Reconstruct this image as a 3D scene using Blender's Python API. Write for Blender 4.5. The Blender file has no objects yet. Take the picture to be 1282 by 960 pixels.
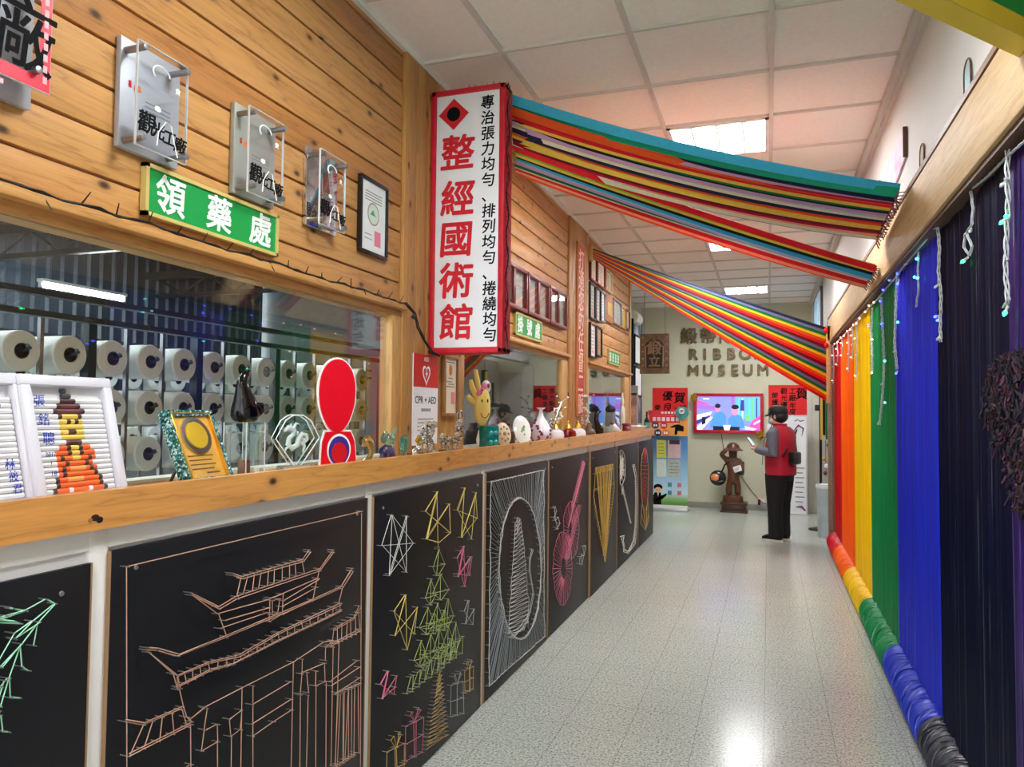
import bpy, bmesh, math, random
from mathutils import Vector, Matrix
random.seed(7)
C = bpy.context.scene.collection
SC = bpy.context.scene
PI = math.pi

# ------------------------------------------------------------------ camera, world, exposure
CAM = Vector((0.0, 0.0, 1.5))
FPX = 931.19
YAW, PITCH, ROLL = 0.332266, 0.0387374, 0.0098578
cy_, sy_ = math.cos(YAW), math.sin(YAW)
FWD = Vector((-sy_ * math.cos(PITCH), cy_ * math.cos(PITCH), math.sin(PITCH)))
RGT = Vector((cy_, sy_, 0)); UPV = RGT.cross(FWD)
RGT, UPV = (math.cos(ROLL) * RGT + math.sin(ROLL) * UPV, -math.sin(ROLL) * RGT + math.cos(ROLL) * UPV)
cd = bpy.data.cameras.new('camera'); cam = bpy.data.objects.new('camera', cd); C.objects.link(cam)
cd.sensor_width = 36.0; cd.lens = FPX * 36.0 / 1282.0; cd.clip_start = 0.05; cd.clip_end = 100
cam.matrix_world = Matrix(((RGT.x, UPV.x, -FWD.x, CAM.x), (RGT.y, UPV.y, -FWD.y, CAM.y), (RGT.z, UPV.z, -FWD.z, CAM.z), (0, 0, 0, 1)))
SC.camera = cam
SC.view_settings.view_transform = 'Standard'; SC.view_settings.look = 'None'
SC.view_settings.gamma = 1.0; SC.view_settings.use_curve_mapping = False
SC.view_settings.exposure = 0.42
SC.cycles.max_bounces = 8; SC.cycles.transparent_max_bounces = 12
W = bpy.data.worlds.new('world'); SC.world = W; W.use_nodes = True
W.node_tree.nodes['Background'].inputs[0].default_value = (0.94, 0.965, 1.0, 1)
W.node_tree.nodes['Background'].inputs[1].default_value = 2.6
LAMP = 62.0          # emission of the ceiling lamps' tubes
BACKLAMP = 95.0      # emission of the seen and added tube lamps in the room behind the window

def ray(px, py):
    return (RGT * (px - 641.0) + UPV * (480.0 - py) + FWD * FPX)
def onx(px, py, X):
    d = ray(px, py); return CAM + d * (X / d.x)
def ony(px, py, Y):
    d = ray(px, py); return CAM + d * (Y / d.y)
def onz(px, py, Z):
    d = ray(px, py); return CAM + d * ((Z - CAM.z) / d.z)

# ------------------------------------------------------------------ materials
MATS = {}
def lin(c):
    r = []
    for v in c[:3]:
        v = v / 255.0
        r.append(v / 12.92 if v <= 0.04045 else ((v + 0.055) / 1.055) ** 2.4)
    return (r[0], r[1], r[2], 1.0)
def newmat(name):
    m = bpy.data.materials.new(name); m.use_nodes = True; MATS[name] = m
    nt = m.node_tree
    return m, nt, nt.nodes['Principled BSDF']
def ramp(nt, fac, stops, interp='LINEAR'):
    r = nt.nodes.new('ShaderNodeValToRGB'); r.color_ramp.interpolation = interp
    el = r.color_ramp.elements
    while len(el) < len(stops): el.new(0.5)
    for e, (p, c) in zip(el, stops): e.position = p; e.color = c
    nt.links.new(fac, r.inputs[0]); return r.outputs[0]
def coords(nt, scale=(1, 1, 1), kind='Object'):
    t = nt.nodes.new('ShaderNodeTexCoord'); mp = nt.nodes.new('ShaderNodeMapping'); mp.inputs['Scale'].default_value = scale
    nt.links.new(t.outputs[kind], mp.inputs[0]); return mp.outputs[0]
def noise(nt, vec, scale=5, detail=3, rough=0.5):
    n = nt.nodes.new('ShaderNodeTexNoise'); n.inputs['Scale'].default_value = scale; n.inputs['Detail'].default_value = detail
    n.inputs['Roughness'].default_value = rough
    nt.links.new(vec, n.inputs['Vector']); return n.outputs['Fac']
def bump(nt, b, h, strength=0.2, dist=0.01):
    bn = nt.nodes.new('ShaderNodeBump'); bn.inputs['Strength'].default_value = strength; bn.inputs['Distance'].default_value = dist
    nt.links.new(h, bn.inputs['Height']); nt.links.new(bn.outputs[0], b.inputs['Normal'])
def mul(c, k): return tuple(min(1, max(0, v * k)) for v in c[:3]) + (1.0,)
def mat(name, col, rough=0.5, metal=0.0, var=0.06, scale=6.0, emit=0.0, bmp=0.0, stretch=(1, 1, 1), coat=0.0, spec=0.5):
    """plain material: base colour with a little procedural mottling"""
    if name in MATS: return MATS[name]
    m, nt, b = newmat(name)
    c = lin(col)
    n = noise(nt, coords(nt, stretch), scale, 3)
    nt.links.new(ramp(nt, n, [(0.3, mul(c, 1 - var)), (0.7, mul(c, 1 + var))]), b.inputs['Base Color'])
    b.inputs['Roughness'].default_value = rough; b.inputs['Metallic'].default_value = metal
    b.inputs['Specular IOR Level'].default_value = spec
    if coat: b.inputs['Coat Weight'].default_value = coat; b.inputs['Coat Roughness'].default_value = 0.1
    if emit:
        b.inputs['Emission Color'].default_value = c; b.inputs['Emission Strength'].default_value = emit
    if bmp: bump(nt, b, n, bmp, 0.01)
    return m
def wood(name, base, dark, pitch=0.0, off=0.0, axis='Y', rough=0.42, knots=True):
    """pine boards: long grain, growth rings, knots; every board (pitch) gets its own tone and its own grain"""
    m, nt, b = newmat(name); L = nt.links
    tc = nt.nodes.new('ShaderNodeTexCoord'); sp = nt.nodes.new('ShaderNodeSeparateXYZ'); L.new(tc.outputs['Object'], sp.inputs[0])
    def math_(op, a, bb=None):
        n = nt.nodes.new('ShaderNodeMath'); n.operation = op
        for i, v in enumerate((a, bb)):
            if v is None: continue
            if isinstance(v, (int, float)): n.inputs[i].default_value = v
            else: L.new(v, n.inputs[i])
        return n.outputs[0]
    along, across = (sp.outputs['Y'], sp.outputs['Z']) if axis == 'Y' else (sp.outputs['Z'], sp.outputs['Y']) if axis == 'Z' else (sp.outputs['X'], sp.outputs['Z'])
    third = sp.outputs['X'] if axis != 'X' else sp.outputs['Y']
    idx = math_('FLOOR', math_('DIVIDE', math_('SUBTRACT', across, off), pitch)) if pitch else 0.0
    wn = nt.nodes.new('ShaderNodeTexWhiteNoise'); wn.noise_dimensions = '1D'
    if pitch: L.new(idx, wn.inputs['W'])
    else: wn.inputs['W'].default_value = 3.3
    rnd = wn.outputs['Value']
    cb = nt.nodes.new('ShaderNodeCombineXYZ')
    L.new(math_('ADD', math_('MULTIPLY', along, 1.0), math_('MULTIPLY', rnd, 37.0)), cb.inputs[0])
    L.new(math_('MULTIPLY', across, 9.0), cb.inputs[1]); L.new(math_('MULTIPLY', third, 9.0), cb.inputs[2])
    n1 = noise(nt, cb.outputs[0], 1.3, 4, 0.55)
    rings = math_('FRACT', math_('MULTIPLY', n1, 7.0))
    ringd = math_('ABSOLUTE', math_('SUBTRACT', rings, 0.5))
    cb2 = nt.nodes.new('ShaderNodeCombineXYZ')
    L.new(math_('MULTIPLY', along, 6.0), cb2.inputs[0]); L.new(math_('MULTIPLY', across, 160.0), cb2.inputs[1]); L.new(math_('MULTIPLY', third, 160.0), cb2.inputs[2])
    fine = noise(nt, cb2.outputs[0], 1.0, 2)
    B, D = lin(base), lin(dark)
    grain = ramp(nt, ringd, [(0.0, tuple(.5 * a + .5 * b_ for a, b_ in zip(D, B))), (0.1, mul(B, 0.92)), (0.5, mul(B, 1.05))])
    mx = nt.nodes.new('ShaderNodeMixRGB'); mx.blend_type = 'MULTIPLY'; mx.inputs[0].default_value = 0.28
    L.new(grain, mx.inputs[1]); L.new(ramp(nt, fine, [(0.3, (0.62, 0.55, 0.45, 1)), (0.7, (1, 1, 1, 1))]), mx.inputs[2])
    tone = nt.nodes.new('ShaderNodeMixRGB'); tone.blend_type = 'MULTIPLY'; tone.inputs[0].default_value = 0.95 if pitch else 0.0
    L.new(mx.outputs[0], tone.inputs[1])
    L.new(ramp(nt, rnd, [(0.0, (0.68, 0.5, 0.38, 1)), (0.35, (0.93, 0.86, 0.78, 1)), (0.7, (1, 1, 1, 1)), (1.0, (1.0, 0.93, 0.85, 1))]), tone.inputs[2])
    out = tone.outputs[0]
    if knots:
        cb3 = nt.nodes.new('ShaderNodeCombineXYZ')
        L.new(math_('ADD', math_('MULTIPLY', along, 1.9), math_('MULTIPLY', rnd, 11.0)), cb3.inputs[0])
        L.new(math_('MULTIPLY', across, 3.4), cb3.inputs[1]); cb3.inputs[2].default_value = 0.0
        vo = nt.nodes.new('ShaderNodeTexVoronoi'); vo.voronoi_dimensions = '2D'; vo.inputs['Scale'].default_value = 1.6
        L.new(cb3.outputs[0], vo.inputs['Vector'])
        wob = math_('ADD', vo.outputs['Distance'], math_('MULTIPLY', n1, 0.03))
        km = ramp(nt, wob, [(0.036, (1, 1, 1, 1)), (0.068, (0.55, 0.55, 0.55, 1)), (0.085, (0.18, 0.18, 0.18, 1)), (0.15, (0, 0, 0, 1))])
        kx = nt.nodes.new('ShaderNodeMixRGB'); kx.blend_type = 'MIX'
        L.new(km, kx.inputs[0]); L.new(out, kx.inputs[1]); kx.inputs[2].default_value = lin((62, 34, 20)); out = kx.outputs[0]
    L.new(out, b.inputs['Base Color']); b.inputs['Roughness'].default_value = rough
    bump(nt, b, fine, 0.08, 0.004)
    return m
def emissive(name, col, strength):
    if name in MATS: return MATS[name]
    m, nt, b = newmat(name); c = lin(col)
    b.inputs['Base Color'].default_value = mul(c, 0.6); b.inputs['Emission Color'].default_value = c; b.inputs['Emission Strength'].default_value = strength
    return m
def glassy(name, tint=(1, 1, 1), ior=1.5, rough=0.0, base=0.0):
    """clear sheet: what lies behind shows through, with the mirror of a pane laid over by Fresnel"""
    m, nt, b = newmat(name); L = nt.links
    tr = nt.nodes.new('ShaderNodeBsdfTransparent'); tr.inputs[0].default_value = (*tint, 1)
    gl = nt.nodes.new('ShaderNodeBsdfGlossy'); gl.inputs['Roughness'].default_value = rough; gl.inputs[0].default_value = (1, 1, 1, 1)
    fr = nt.nodes.new('ShaderNodeFresnel'); ge = nt.nodes.new('ShaderNodeNewGeometry'); mr = nt.nodes.new('ShaderNodeMapRange')
    mr.inputs['To Min'].default_value = ior; mr.inputs['To Max'].default_value = 1.0 / ior      # the same mirror on both faces of the pane
    L.new(ge.outputs['Backfacing'], mr.inputs['Value']); L.new(mr.outputs[0], fr.inputs[0])
    mx = nt.nodes.new('ShaderNodeMixShader')
    L.new(fr.outputs[0], mx.inputs[0]); L.new(tr.outputs[0], mx.inputs[1]); L.new(gl.outputs[0], mx.inputs[2])
    L.new(mx.outputs[0], nt.nodes['Material Output'].inputs[0]); return m
def crystal(name, tint, rough=0.02):
    m, nt, b = newmat(name)
    b.inputs['Base Color'].default_value = lin(tint); b.inputs['Transmission Weight'].default_value = 0.9
    b.inputs['Roughness'].default_value = rough; b.inputs['IOR'].default_value = 1.45
    return m
def threads(name, col, dark=0.75, glint=None, rough=0.38):
    """taut yarns side by side: tone changes from yarn to yarn, not along it; optional painted glints"""
    m, nt, b = newmat(name); c = lin(col)
    n = noise(nt, coords(nt, (1, 1, 0.01)), 60, 3, 0.7)
    st = [(0.3, mul(c, dark)), (0.55, c), (0.75, mul(c, 1.15))]
    if glint: st = [(0.3, mul(c, dark)), (0.6, c), (0.66, mul(c, 1.4)), (0.74, lin(glint))]; b.inputs['Specular IOR Level'].default_value = .3  # painted reflections: pale grey glints laid into the yarn colour
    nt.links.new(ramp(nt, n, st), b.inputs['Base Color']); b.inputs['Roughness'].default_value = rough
    return m

# ------------------------------------------------------------------ mesh builder
class MB:
    def __init__(s): s.v = []; s.f = []; s.m = []; s.sm = []
    def add(s, vs, fs, mi=0, smooth=False):
        o = len(s.v); s.v += [tuple(v) for v in vs]
        for f in fs: s.f.append(tuple(i + o for i in f)); s.m.append(mi); s.sm.append(smooth)
        return s
    def box(s, a, b, mi=0, bev=0.0):
        x0, x1 = sorted((a[0], b[0])); y0, y1 = sorted((a[1], b[1])); z0, z1 = sorted((a[2], b[2]))
        if bev <= 0:
            vs = [(x, y, z) for x in (x0, x1) for y in (y0, y1) for z in (z0, z1)]
            return s.add(vs, [(0, 1, 3, 2), (4, 6, 7, 5), (0, 4, 5, 1), (2, 3, 7, 6), (0, 2, 6, 4), (1, 5, 7, 3)], mi)
        bev = min(bev, (x1 - x0) * .45, (y1 - y0) * .45, (z1 - z0) * .45)
        bm = bmesh.new(); bmesh.ops.create_cube(bm, size=1)
        for v in bm.verts: v.co = Vector((x0 + (v.co.x + .5) * (x1 - x0), y0 + (v.co.y + .5) * (y1 - y0), z0 + (v.co.z + .5) * (z1 - z0)))
        bmesh.ops.bevel(bm, geom=bm.edges[:], offset=bev, segments=2, profile=.5, affect='EDGES')
        return s.bm(bm, mi, True)
    def bm(s, bm, mi=0, smooth=False, M=None):
        bm.verts.index_update()
        s.add([(M @ v.co if M else v.co)[:] for v in bm.verts], [[v.index for v in f.verts] for f in bm.faces], mi, smooth); bm.free(); return s
    def pbox(s, u0, u1, v0, v1, d0, d1, mi=0, bev=0.0):     # on a wall: u right, v up, d out of the wall
        return s.box((u0, -d1, v0), (u1, -d0, v1), mi, bev)
    def poly(s, pts, d0, d1, mi=0):                          # outline in (u, v), thickness d0..d1
        n = len(pts)
        ar = sum(pts[i][0] * pts[(i + 1) % n][1] - pts[(i + 1) % n][0] * pts[i][1] for i in range(n))
        if ar < 0: pts = pts[::-1]
        vs = [(u, -d1, v) for u, v in pts] + [(u, -d0, v) for u, v in pts]
        fs = [tuple(range(n)), tuple(range(2 * n - 1, n - 1, -1))]
        fs += [(i, n + i, n + (i + 1) % n, (i + 1) % n) for i in range(n)]
        return s.add(vs, fs, mi)
    def tube(s, pts, r, n=6, mi=0, cap=True, closed=False):
        P = [Vector(p) for p in pts]
        if len(P) < 2: return s
        R = r if isinstance(r, (list, tuple)) else [r] * len(P)
        vs = []; fs = []; prev = None
        for i, p in enumerate(P):
            t = (P[min(i + 1, len(P) - 1)] - P[max(i - 1, 0)])
            if closed: t = P[(i + 1) % len(P)] - P[i - 1]
            if t.length < 1e-9: t = Vector((0, 0, 1))
            t.normalize()
            if prev is None:
                a = Vector((0, 0, 1)) if abs(t.z) < .9 else Vector((1, 0, 0)); prev = t.cross(a).normalized()
            else:
                prev = prev - t * prev.dot(t)
                prev = prev.normalized() if prev.length > 1e-6 else t.orthogonal().normalized()
            q = t.cross(prev)
            for k in range(n):
                a = 2 * PI * k / n; vs.append(p + (prev * math.cos(a) + q * math.sin(a)) * R[i])
        m = len(P)
        for i in range(m - 1 + (1 if closed else 0)):
            for k in range(n):
                a, b2 = i * n + k, i * n + (k + 1) % n; c, d = ((i + 1) % m) * n + (k + 1) % n, ((i + 1) % m) * n + k
                fs.append((a, b2, c, d))
        if cap and not closed: fs += [tuple(range(n - 1, -1, -1)), tuple(range((m - 1) * n, m * n))]
        return s.add(vs, fs, mi, n > 4)
    def lathe(s, prof, c=(0, 0, 0), n=24, mi=0, axis='Z', sx=1.0, sy=1.0):   # prof: (radius, height)
        vs = []; fs = []
        for r, h in prof:
            for k in range(n):
                a = 2 * PI * k / n; x, y = r * math.cos(a) * sx, r * math.sin(a) * sy
                p = (x, y, h) if axis == 'Z' else (h, x, y) if axis == 'X' else (y, h, x)
                vs.append((p[0] + c[0], p[1] + c[1], p[2] + c[2]))
        for i in range(len(prof) - 1):
            for k in range(n): fs.append((i * n + k, i * n + (k + 1) % n, (i + 1) * n + (k + 1) % n, (i + 1) * n + k))
        fs += [tuple(range(n - 1, -1, -1)), tuple(range((len(prof) - 1) * n, len(prof) * n))]
        return s.add(vs, fs, mi, True)
    def ball(s, c, r, mi=0, seg=12, M=None, rz=None):
        r = r if isinstance(r, (tuple, list)) else (r, r, r)
        bm = bmesh.new(); bmesh.ops.create_uvsphere(bm, u_segments=seg, v_segments=max(6, seg * 2 // 3), radius=1)
        T = Matrix.Translation(c) @ (Matrix.Rotation(rz, 4, 'Y') if rz else Matrix.Identity(4)) @ Matrix.Diagonal((*r, 1))
        return s.bm(bm, mi, True, (M @ T) if M else T)
    def text(s, body, u, v, size, d, mi=0, depth=0.002, bold=0.0, align='CENTER', sx=1.0, shear=0.0):
        vs, fs = text_mesh(body, 0.0, align, shear)
        k = size; b = bold * .62
        for i, (ox, oy) in enumerate(((0, 0),) if b < .004 else ((0, 0), (b, b * .5), (-b, b * .5), (b * .5, -b), (-b * .5, -b), (0, b))):    # heavier strokes
            s.add([(u + (x + ox) * k * sx, -(d + (depth * (1 + .02 * i) if z > 0 else 0)), v + (y + oy - 0.35) * k) for x, y, z in vs], fs, mi)
        return s
    def vtext(s, body, u, v0, step, size, d, mi=0, **kw):
        for i, ch in enumerate(body): s.text(ch, u, v0 - i * step, size, d, mi, **kw)
        return s
    def obj(s, name, mats, parent=None, loc=None, rotz=None):
        me = bpy.data.meshes.new(name); me.from_pydata(s.v, [], s.f)
        if not isinstance(mats, (list, tuple)): mats = [mats]
        for m in mats: me.materials.append(m)
        me.polygons.foreach_set('material_index', s.m); me.polygons.foreach_set('use_smooth', s.sm)
        me.update()
        try: me.set_sharp_from_angle(angle=math.radians(38))
        except Exception: pass
        o = bpy.data.objects.new(name, me); C.objects.link(o)
        if parent: o.parent = parent
        if loc is not None: o.location = loc
        if rotz is not None: o.rotation_euler = (0, 0, rotz)
        return o
TXT = {}
def text_mesh(body, bold, align, shear):
    key = (body, bold, align, shear)
    if key not in TXT:
        cu = bpy.data.curves.new('lettering', 'FONT'); cu.body = body; cu.align_x = align; cu.offset = bold; cu.shear = shear
        cu.extrude = 0.5; cu.resolution_u = 3
        o = bpy.data.objects.new('lettering', cu); C.objects.link(o); bpy.context.view_layer.update()
        dg = bpy.context.evaluated_depsgraph_get(); me = bpy.data.meshes.new_from_object(o.evaluated_get(dg))
        TXT[key] = ([v.co[:] for v in me.vertices], [tuple(p.vertices) for p in me.polygons])
        bpy.data.objects.remove(o); bpy.data.curves.remove(cu); bpy.data.meshes.remove(me)
    return TXT[key]

# ------------------------------------------------------------------ scene graph helpers
def tag(o, label, cat, group=None, kind=None):
    o['label'] = label; o['category'] = cat
    if group: o['group'] = group
    if kind: o['kind'] = kind
    return o
def thing(name, label, cat, loc=(0, 0, 0), rotz=0.0, group=None):
    o = bpy.data.objects.new(name, None); C.objects.link(o); o.location = loc; o.rotation_euler = (0, 0, rotz)
    o.empty_display_size = 0.1
    return tag(o, label, cat, group)
RZ = {'L': PI / 2, 'R': -PI / 2, 'F': 0.0}
def on_wall(name, label, cat, side, loc, group=None): return thing(name, label, cat, loc, RZ[side], group)
def struct(name, mb, m, label=None):
    o = mb.obj(name, m); o['kind'] = 'structure'
    if label: o['label'] = label
    return o
def copy_thing(root, loc=None, rotz=None, label=None, group=None):
    r = root.copy(); C.objects.link(r)
    for ch in list(root.children):
        c = ch.copy(); C.objects.link(c); c.parent = r
        for g in list(ch.children):
            d = g.copy(); C.objects.link(d); d.parent = c
    if loc is not None: r.location = loc
    if rotz is not None: r.rotation_euler = (0, 0, rotz)
    if label: r['label'] = label
    if group: r['group'] = group
    return r
def skin(name, J, E, root, m, parent=None, sub=2, loc=None, rotz=None):
    """one continuous surface grown round a skeleton of joints J = {name: (position, radius or (rx, ry))}"""
    keys = list(J); me = bpy.data.meshes.new(name + '_skeleton')
    me.from_pydata([J[k][0] for k in keys], [(keys.index(a), keys.index(b)) for a, b in E], [])
    o = bpy.data.objects.new(name, me); C.objects.link(o)
    md = o.modifiers.new('skin', 'SKIN'); md.use_smooth_shade = True
    sv = me.skin_vertices[0].data
    for i, k in enumerate(keys):
        r = J[k][1]; sv[i].radius = r if isinstance(r, (tuple, list)) else (r, r); sv[i].use_root = (k == root)
    s2 = o.modifiers.new('sub', 'SUBSURF'); s2.levels = sub; s2.render_levels = sub
    bpy.context.view_layer.update()
    dg = bpy.context.evaluated_depsgraph_get(); me2 = bpy.data.meshes.new_from_object(o.evaluated_get(dg)); me2.name = name
    me2.materials.clear(); me2.materials.append(m)
    bpy.data.objects.remove(o); bpy.data.meshes.remove(me)
    o = bpy.data.objects.new(name, me2); C.objects.link(o)
    if parent: o.parent = parent
    if loc is not None: o.location = loc
    if rotz is not None: o.rotation_euler = (0, 0, rotz)
    return o
# ------------------------------------------------------------------ common materials
PITCHB, OFFB = 0.1205, 2.102
M_PLANK = wood('pine_boards', (208, 154, 92), (146, 86, 42), PITCHB, OFFB - PITCHB * 30, 'Y')
M_POST = wood('pine_posts', (196, 150, 88), (142, 96, 48), 0.12, 0.0, 'Z')
M_LEDGE = wood('ledge_pine', (214, 152, 82), (158, 98, 42), 0, 0, 'Y', 0.3)
M_BEAM = wood('pale_beam', (204, 172, 126), (180, 142, 96), 0, 0, 'Y', 0.6, knots=False)
M_TRIM = wood('trim_pine', (206, 154, 90), (150, 96, 44), 0, 0, 'Y', 0.4, knots=False)
M_WHITE = mat('white_paint', (226, 224, 220), 0.5, var=0.02)
M_WALLR = mat('white_plaster', (214, 210, 206), 0.7, var=0.02, scale=3)
M_WALLF = mat('cream_plaster', (206, 204, 178), 0.7, var=0.02, scale=3)
M_TILE = mat('ceiling_tile', (236, 230, 226), 0.85, var=0.03, scale=40, bmp=0.05)
M_TBAR = mat('ceiling_bar', (204, 198, 194), 0.6, var=0.03)
M_BLACK = mat('black_paint', (14, 14, 14), 0.4, var=0.1, spec=.3)
M_BLACKP = mat('black_plastic', (20, 20, 22), 0.3, var=0.1)
M_BOARD = mat('black_board', (20, 21, 25), 0.5, var=0.12, scale=3, spec=.3)
M_EDGE = mat('raw_board_edge', (150, 118, 84), 0.6)
M_STEEL = mat('brushed_steel', (150, 152, 158), 0.32, 0.9, var=0.08, scale=30, stretch=(1, 1, 20))
M_CHROME = mat('chrome', (210, 212, 215), 0.15, 1.0, var=0.03)
M_GOLD = mat('gold', (214, 168, 66), 0.28, 0.9, var=0.08)
M_PAPER = mat('paper', (232, 232, 234), 0.6, var=0.02)
M_CREAM = mat('cream_paper', (226, 214, 186), 0.6, var=0.04)
M_RED = mat('red_lacquer', (196, 20, 30), 0.4, var=0.05)
M_DRED = mat('dark_red_frame', (104, 24, 26), 0.35, var=0.08)
M_POSTER = mat('red_paper', (222, 22, 24), 0.6, var=0.03)
M_GREEN = mat('sign_green', (14, 150, 70), 0.4, var=0.03)
M_TXTW = mat('white_lettering', (240, 242, 240), 0.5, var=0.01)
M_TXTK = mat('black_lettering', (12, 12, 14), 0.8, var=0.05, spec=.15)
M_TXTR = mat('red_lettering', (200, 16, 34), 0.5, var=0.04)
M_GREY = mat('grey_print', (120, 120, 124), 0.6)
M_PINK = mat('pink_print', (232, 130, 150), 0.6)
M_BLUEINK = mat('blue_ink', (30, 60, 170), 0.5)
M_DARKWOOD = mat('dark_wood', (78, 48, 30), 0.4, var=0.3, scale=8, stretch=(1, 1, .2), bmp=.1)
M_GLASS = glassy('window_glass', (0.93, 0.97, 0.95), 1.5)
M_JAMB = wood('jamb_pine', (206, 160, 98), (152, 102, 52), 0, 0, 'Z', 0.4, knots=False)
M_PALEGOLD = mat('pale_gold_border', (204, 184, 112), .4)
M_ACRYL = glassy('clear_acrylic', (0.97, 0.98, 1.0), 1.5)
M_FGLASS = glassy('picture_glass', (0.97, 0.97, 0.97), 1.5)
M_ACEDGE = mat('acrylic_edge', (214, 224, 228), 0.2, var=.02)
M_WIREK = mat('black_cable', (22, 20, 18), 0.5)

# ------------------------------------------------------------------ the room
XW, XU, YF, HC = -1.64, 0.645, 12.4, 3.235
def floor_mat():
    m, nt, b = newmat('speckled_vinyl'); L = nt.links
    co = coords(nt, (1, 1, 1))
    n1 = noise(nt, co, 88, 3, 0.8); n2 = noise(nt, co, 1.2, 2); n3 = noise(nt, co, 220, 2, .6)
    c1 = ramp(nt, n1, [(0.36, lin((112, 120, 110))), (0.47, lin((182, 188, 178))), (0.6, lin((216, 219, 211)))])
    c2 = ramp(nt, n3, [(0.33, (0.62, 0.64, 0.6, 1)), (0.46, (1, 1, 1, 1))])
    mx = nt.nodes.new('ShaderNodeMixRGB'); mx.blend_type = 'MULTIPLY'; mx.inputs[0].default_value = .55
    L.new(c1, mx.inputs[1]); L.new(c2, mx.inputs[2])
    m2 = nt.nodes.new('ShaderNodeMixRGB'); m2.blend_type = 'MULTIPLY'; m2.inputs[0].default_value = 1
    L.new(mx.outputs[0], m2.inputs[1]); L.new(ramp(nt, n2, [(0.3, (.93, .93, .92, 1)), (.7, (1, 1, 1, 1))]), m2.inputs[2])
    # hairline joints of the square tiles
    br = nt.nodes.new('ShaderNodeTexBrick'); br.offset = 0.0
    br.inputs['Color1'].default_value = br.inputs['Color2'].default_value = (1, 1, 1, 1); br.inputs['Mortar'].default_value = (.42, .42, .4, 1)
    br.inputs['Scale'].default_value = 1; br.inputs['Mortar Size'].default_value = .0016; br.inputs['Mortar Smooth'].default_value = 0.2
    br.inputs['Brick Width'].default_value = .305; br.inputs['Row Height'].default_value = .305
    mp = nt.nodes.new('ShaderNodeMapping'); mp.inputs['Location'].default_value = (.025, .12, 0)
    tc = nt.nodes.new('ShaderNodeTexCoord'); L.new(tc.outputs['Object'], mp.inputs[0]); L.new(mp.outputs[0], br.inputs['Vector'])
    m3 = nt.nodes.new('ShaderNodeMixRGB'); m3.blend_type = 'MULTIPLY'; m3.inputs[0].default_value = .75
    L.new(m2.outputs[0], m3.inputs[1]); L.new(br.outputs['Color'], m3.inputs[2])
    L.new(m3.outputs[0], b.inputs['Base Color'])
    b.inputs['Roughness'].default_value = .19; b.inputs['Specular IOR Level'].default_value = .42
    bump(nt, b, n2, .04, .02)
    return m
struct('floor', MB().box((-10.5, -3.5, -.1), (3.2, 12.6, 0)), floor_mat())
struct('ceiling', MB().box((-2.05, -3.5, HC + .01), (3.2, 12.6, HC + .12)), M_TILE)
# metal grid that carries the ceiling tiles
XL = [.02 - .615 * k for k in range(-1, 3)]
XL = [x for x in XL if x < XU - .03] + [XU - .03]
YL = [3.31 + .597 * k for k in range(-11, 16)]
g = MB()
for k in range(0, 3): g.box((.02 - .615 * k - .012, -3.4, HC - .004), (.02 - .615 * k + .012, YF, HC + .012))
for y in YL: g.box((-2.0, y - .009, HC - .003), (XU, y + .009, HC + .012))
struct('trim_1', g, M_TBAR)
struct('trim_2', MB().box((XU - .05, -3.4, HC - .035), (XU, YF, HC + .01), 0, .006).box((XU - .02, -3.4, HC - .06), (XU, YF, HC - .035)), M_TBAR)
struct('trim_3', MB().box((XW - .005, -3.4, HC - .022), (XW + .022, 9.25, HC + .01)), M_WHITE)

# left wall: boards above three window openings, vertical boards on the posts between them
wl = MB()
SECS = [(-3.4, 3.12), (3.86, 6.2), (6.92, 9.25)]
for a, b_ in SECS:
    wl.box((XW - .1, a, 1.97), (XW - .022, b_, HC + .01))
    z = OFFB - PITCHB; k = 0
    while z < HC:
        z0, z1 = max(z, 1.975) + .004, min(z + PITCHB, HC) - .004
        if z1 - z0 > .02: wl.box((XW - .03, a, z0), (XW, b_, z1), 0, .004)
        z += PITCHB
struct('wall_left', wl, M_PLANK)
posts = MB()
for a, b_ in ((3.12, 3.86), (6.2, 6.92), (9.17, 9.27)):
    posts.box((XW - .1, a, 1.2), (XW - .012, b_, HC))
    n = max(1, round((b_ - a) / .12)); w = (b_ - a) / n
    for i in range(n): posts.box((XW - .02, a + i * w + .002, 1.3), (XW + .018, a + (i + 1) * w - .002, HC), 0, .004)
struct('trim_4', posts, M_POST)
OPEN = [(-3.4, 3.04), (3.9, 6.02), (7.0, 8.92)]
fr = MB(); jb = MB()
for (a, b_), (s0, s1) in zip(OPEN, SECS):
    fr.box((XW - .09, s0, 1.943), (XW + .006, s1, 1.975), 0, .003)          # head board
    fr.box((XW - .03, s0, 1.972), (XW + .042, s1, 1.998), 0, .005)          # cap moulding
    jb.box((XW - .026, b_, 1.28), (XW + .008, s1, 1.944), 0, .003)           # jambs
    if a > 0: jb.box((XW - .026, s0, 1.28), (XW + .008, a, 1.944), 0, .003)
    fr.box((XW - .1, a, 1.25), (XW - .005, b_, 1.292))
struct('trim_5', fr, M_TRIM); struct('trim_11', jb, M_JAMB)
for i, (a, b_) in enumerate(OPEN):
    struct('window_%d' % (i + 1), MB().box((XW - .022, a, 1.292), (XW - .016, b_, 1.943)), M_GLASS, 'window pane in the board wall')
struct('wall_left_lower', MB().box((XW - .1, -3.4, 0), (XW - .03, 9.25, 1.3)), M_WHITE)

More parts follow.
